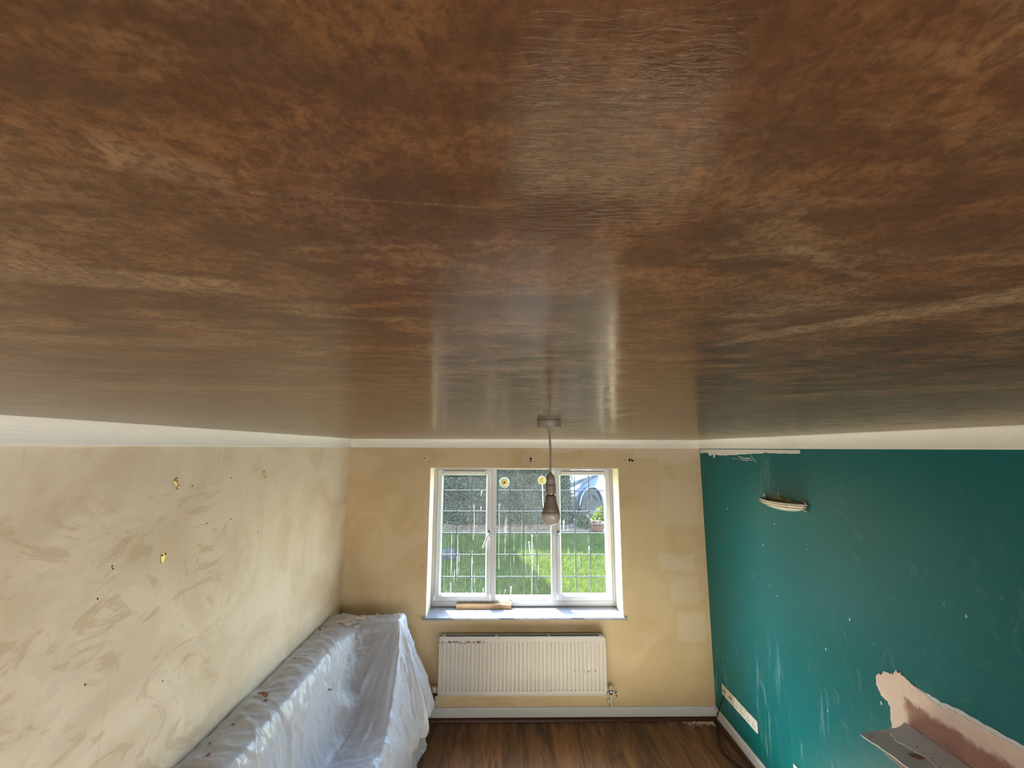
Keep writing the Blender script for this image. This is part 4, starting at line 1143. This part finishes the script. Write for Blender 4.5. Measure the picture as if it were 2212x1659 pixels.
hedge('hedge', -5.0, 1.74, 11.05, 11.95, lambda x: 2.95+.12*math.sin(x*2.3)+2.9/(1+math.exp((x+1.42)*9)), 'tall clipped grey green hedge across the end of the lawn', 105000, 3, 2.2, .35)  # unseen top shaped, raised at the left, to shade the lawn
hedge('hedge', 1.2, 8.5, 17.2, 18.4, lambda x: 3.1+.15*math.sin(x*2), 'lower dark hedge standing behind the silver car', 26000, 5, 3.2, .8)

# soil bed along the hedge foot
by_ = [10.55, 10.75, 10.95, 11.15, 11.40]; bx_ = np.linspace(-4.5, 3.6, 60)
V = []
for j, yy in enumerate(by_):
    for xx in bx_:
        y2 = yy+.10*mnoise.noise((xx*1.4, j, 3)); V.append((xx, y2, float(gz(y2))+(.035, .075, .10, .10, .06)[j]+.03*mnoise.noise((xx*5, yy*5, 1))))
bed = struct(mesh_obj('soil_bed', V, grid_faces(len(by_), len(bx_)), MT['soil'], None, True), 'dry soil bed between the lawn and the hedge')
dv = struct(box('driveway', 1.65, 9, 11.42, 17.1, .20, .30, MT['paving']))
rs = np.random.RandomState(12)
V3 = []; Q3 = []
n = 5000
px_, py_2 = rs.uniform(-3, 1.3, n), rs.uniform(10.6, 11.1, n)
V4, Q4 = leaf_cloud(n, lambda r_, m: (np.stack([px_, py_2, gz(py_2)+.11], 1), np.tile([0, -.2, .6], (m, 1))), .036, 13)
lit = fast_mesh('leaf_litter', V4, Q4, [], m_leaf('fallen_leaf', lin(104, 82, 68), lin(140, 116, 94), lin(84, 88, 68))); lit['kind'] = 'stuff'
lit['label'] = 'brown fallen leaves littering the soil bed'
# edging stones
rg = random.Random(3)
for k, (xx, yy, r_) in enumerate([(1.52, 10.86, .15), (1.02, 10.78, .10), (1.80, 10.80, .09)]):
    bm = bmesh.new(); bmesh.ops.create_icosphere(bm, subdivisions=3, radius=1)
    for v in bm.verts:
        f = 1+.25*mnoise.noise(v.co*1.4+Vector((k*3, 0, 0))); v.co = Vector((v.co.x*r_*1.25*f, v.co.y*r_*.7*f, v.co.z*r_*.42*f))
    o = bm_obj('edging_stone', bm, MT['stone'], None, True); o.location = (xx, yy, float(gz(yy))+.085)
    tag(o, ['largest flat brown stone edging the bed below the car', 'brown stone farthest left on the edge of the bed', 'small brown stone on the bed nearest the plant pot'][k], 'stone')

# terracotta pot
pot = tag(empty('plant_pot', (2.27, 10.62, float(gz(10.62))+.03)), 'round terracotta plant pot on the soil bed by the lawn edge', 'plant pot')
lathe('pot_body', [(0, 0), (.115, 0), (.14, .06), (.165, .15), (.17, .185), (.185, .19), (.19, .215), (.185, .24), (.168, .24), (.160, .20), (0, .20)], MT['terracotta'], pot, 36)
lathe('pot_soil', [(0, .225), (.10, .222), (.160, .205), (.0, .205)], MT['soil'], pot, 24)
rg = random.Random(31)
for k in range(6):
    a = k*1.05; bm = bmesh.new(); bmesh.ops.create_icosphere(bm, subdivisions=2, radius=.035)
    for v in bm.verts: v.co *= 1+.3*mnoise.noise(v.co*30+Vector((k, 0, 0)))
    o = bm_obj('pebble', bm, MT['stone'], pot, True); o.location = (.085*math.cos(a), .085*math.sin(a), .235+.012*(k % 2))

# shrubs
def shrub(name, loc, rx, rz, n, mat, label, spikes=0, seed=1, size=.07):
    t = tag(empty(name, loc), label, 'shrub')
    def surf(rs, m):
        d = rs.normal(size=(m, 3)); d /= np.linalg.norm(d, axis=1, keepdims=True); d[:, 2] = np.abs(d[:, 2])
        r = rs.uniform(.45, 1, (m, 1))**.5
        return d*r*np.array([rx, rx, rz]), d*np.array([.4, .4, 1.2])
    V, Q = leaf_cloud(n, surf, size, seed)
    o = fast_mesh('foliage', V, Q, [], mat, t); o['kind'] = 'stuff'
    rg = random.Random(seed)
    VV, FF = [], []
    for k in range(9):
        a = rg.uniform(0, 2*PI); P2, F2 = tube_data([(0, 0, 0), (rx*.4*math.cos(a), rx*.4*math.sin(a), rz*.5)], [.012, .006], 5)
        b = len(VV); VV += P2; FF += [tuple(b+i for i in f) for f in F2]
    o = mesh_obj('stems', VV, FF, MT['beadwood'], t); o['kind'] = 'stuff'
    if spikes:
        VV, FF = [], []
        for k in range(spikes):
            a = rg.uniform(0, 2*PI); r = rx*rg.uniform(.1, .95); x_, y_ = r*math.cos(a), r*math.sin(a)
            z_ = rz*math.sqrt(max(.05, 1-(r/rx)**2)); lean = Vector((x_, y_, rz*1.6)).normalized()
            p = Vector((x_, y_, z_)); q = p+lean*rg.uniform(.10, .20)
            P2, F2 = tube_data([p-lean*.1, q, q+lean*.01, q+lean*.035, q+lean*.05], [.002, .002, .007, .006, .002], 5)
            b = len(VV); VV += P2; FF += [tuple(b+i for i in f) for f in F2]
        o = mesh_obj('flower_spikes', VV, FF, MT['bud'], t); o['kind'] = 'stuff'
    return t
shrub('lavender_bush', (1.98, 10.95, .33), .20, .34, 2600, MT['lav'], 'grey green lavender bush in front of the car wheel', 40, 41, .06)
shrub('garden_shrub', (2.56, 11.08, .33), .28, .46, 5000, MT['lime'], 'bright sunlit green shrub behind the terracotta pot', 60, 42, .09)

# dark bundle on the lawn
bm = bmesh.new(); bmesh.ops.create_uvsphere(bm, u_segments=32, v_segments=16, radius=1)
for v in bm.verts:
    f = 1+.25*mnoise.noise(v.co*2); v.co = Vector((v.co.x*.34*f, v.co.y*.22*f, max(-.02, v.co.z*.16*f)))
t = NT('dark_checked_cloth'); ck = t.n('ShaderNodeTexChecker'); t.put(ck.inputs[0], t.coord()); ck.inputs['Scale'].default_value = 16
ck.inputs[1].default_value = lin(12, 13, 20); ck.inputs[2].default_value = lin(40, 42, 50)
o = bm_obj('cloth_bundle', bm, t.done(t.bsdf(ck.outputs[0], .9)), None, True); o.location = (-1.22, 8.72, float(gz(8.72))+.03)
tag(o, 'dark blue checked bundle lying on the shaded lawn at the left', 'bundle')

# ------------------------------------------------------------------ car: front half in full, rest as a plain closed body
car = tag(empty('car', (1.26, 12.5, .30), R(220)), 'silver blue car parked beyond the lawn, front wheel showing', 'car')
car.scale = (1.2, 1.08, 1.2)
# local: x forward, y left, z up; front bumper at x=0
def arch_cut(x, z):
    return None
WB, WR = -.70, .36
def side_profile():
    P = [(.0, .34), (.02, .55), (-.02, .74), (-.10, .88), (-.35, .98), (-.9, 1.06), (-1.15, 1.10)]
    P += [(-1.75, 1.62), (-2.2, 1.72), (-3.2, 1.70), (-4.0, 1.55), (-4.35, 1.0), (-4.40, .5), (-4.3, .3)]
    for wx in (-3.5, WB):
        for k in range(13):
            a = PI-PI*k/12
            P.append((wx-.43*math.cos(PI-a), .30+.0) if False else (wx+.43*math.cos(a), .30+.45*math.sin(a)))
        if wx == -3.5: P += [(-3.0, .26), (-1.2, .26)]
    P += [(-.22, .28)]
    return P
prof = side_profile()
bm = bmesh.new(); hw = .84
def yw(z, x):      # half width: tumblehome above the waist, rounded nose
    w = hw-(max(0, z-1.02)*.42)-max(0, .30-z)*.3
    if x > -.5: w -= .22*((x+.5)/.5)**2
    return w
ring = []
for s in (-1, -.92, 0, .92, 1):
    row = []
    for x_, z_ in prof:
        inset = .05 if abs(s) == 1 else 0
        crown = 1+(.03*(1-s*s) if z_ > .8 else 0)
        row.append(bm.verts.new((x_+(.10*(1-s*s) if x_ > -.2 else 0), s*yw(z_, x_), z_*crown-(.02 if abs(s) == 1 and z_ > .7 else 0))))
    ring.append(row)
m_ = len(prof)
for a in range(4):
    for k in range(m_): bm.faces.new((ring[a][k], ring[a][(k+1) % m_], ring[a+1][(k+1) % m_], ring[a+1][k]))
bm.faces.new(ring[0]); bm.faces.new(ring[4][::-1])
bmesh.ops.triangulate(bm, faces=[f for f in bm.faces if len(f.verts) > 4])
bm_obj('body', bm, MT['carpaint'], car)
# flared wheel arch lip, lower cladding, bumper trim
for wx in (WB, -3.5):
    for s in (1, -1):
        tube('wheel_arch', [(wx+.445*math.cos(PI*k/16), s*.845, .30+.465*math.sin(PI*k/16)) for k in range(17)], .030, MT['carpaint'], car, 10)
        w = lathe('wheel', [(0, -.10), (.20, -.10), (.24, -.11), (.34, -.105), (.36, -.08), (.36, .08), (.34, .105), (.24, .11), (.20, .095), (0, .095)], MT['tyre'], car, 36, 'y')
        w.location = (wx, s*.745, .36)
        c = lathe('wheel_rim', [(0, .07), (.06, .085), (.10, .070), (.22, .090), (.235, .115), (.225, .118), (.205, .10), (.0, .06)], MT['cardark'], w, 30, 'y')
        c.scale = (1, s, 1)
        for k in range(5):
            a = 2*PI*k/5
            b = box('spoke', -.028, .028, .088*s-.012, .088*s+.012,   .05, .215, MT['cardark'], w, .006); b.rotation_euler = (0, a, 0)
prism('front_bumper', [(-.24, .22), (.05, .22), (.09, .30), (.08, .46), (.03, .56), (-.24, .56)], lambda u, v, d: (u, -.80+d, v), 1.60, MT['cardark'], car, .02)
prism('grille', [(.0, .58), (.045, .58), (.02, .73), (-.03, .73)], lambda u, v, d: (u+.09, -.42+d, v), .84, MT['cardark'], car, .01)
for s in (1, -1):
    o = prism('headlamp', [(-.42, .80), (-.06, .70), (-.0, .66), (.02, .60), (-.10, .60), (-.34, .72)], lambda u, v, d: (u+.0, s*(.60+d), v+.06), .20, MT['lamp'], car, .015)
    box('fog_lamp', .03, .075, s*.60-.07, s*.60+.07, .36, .43, MT['lamp'], car, .015)
    prism('side_window', [(-1.32, 1.13), (-1.78, 1.56), (-2.5, 1.62), (-2.5, 1.13)], lambda u, v, d: (u, s*(yw(v, u)-.012+d), v), .015, MT['carglass'], car)
    prism('door_mirror', [(-1.45, 1.12), (-1.45, 1.26), (-1.36, 1.26), (-1.32, 1.14)], lambda u, v, d: (u, s*(.86+d), v), .18, MT['carpaint'], car, .02)
box('windscreen', -1.74, -1.20, -.60, .60, 1.30, 1.315, MT['carglass'], car)
ws = bpy.data.objects['windscreen']; ws.rotation_euler = (0, 0, 0)
ws.data.transform(Matrix.Translation((-1.47, 0, 1.36)) @ Matrix.Rotation(R(41), 4, 'Y') @ Matrix.Translation((1.47, 0, -1.295)))
plt = box('number_plate', .088, .104, -.02, .50, .28, .39, MT['plate'], car, .004)
for k in range(6):
    yy = .04+k*.075+(.03 if k > 2 else 0)
    box('plate_mark', .1035, .1055, yy-.018, yy+.018, .305, .365, MT['plateink'], plt)
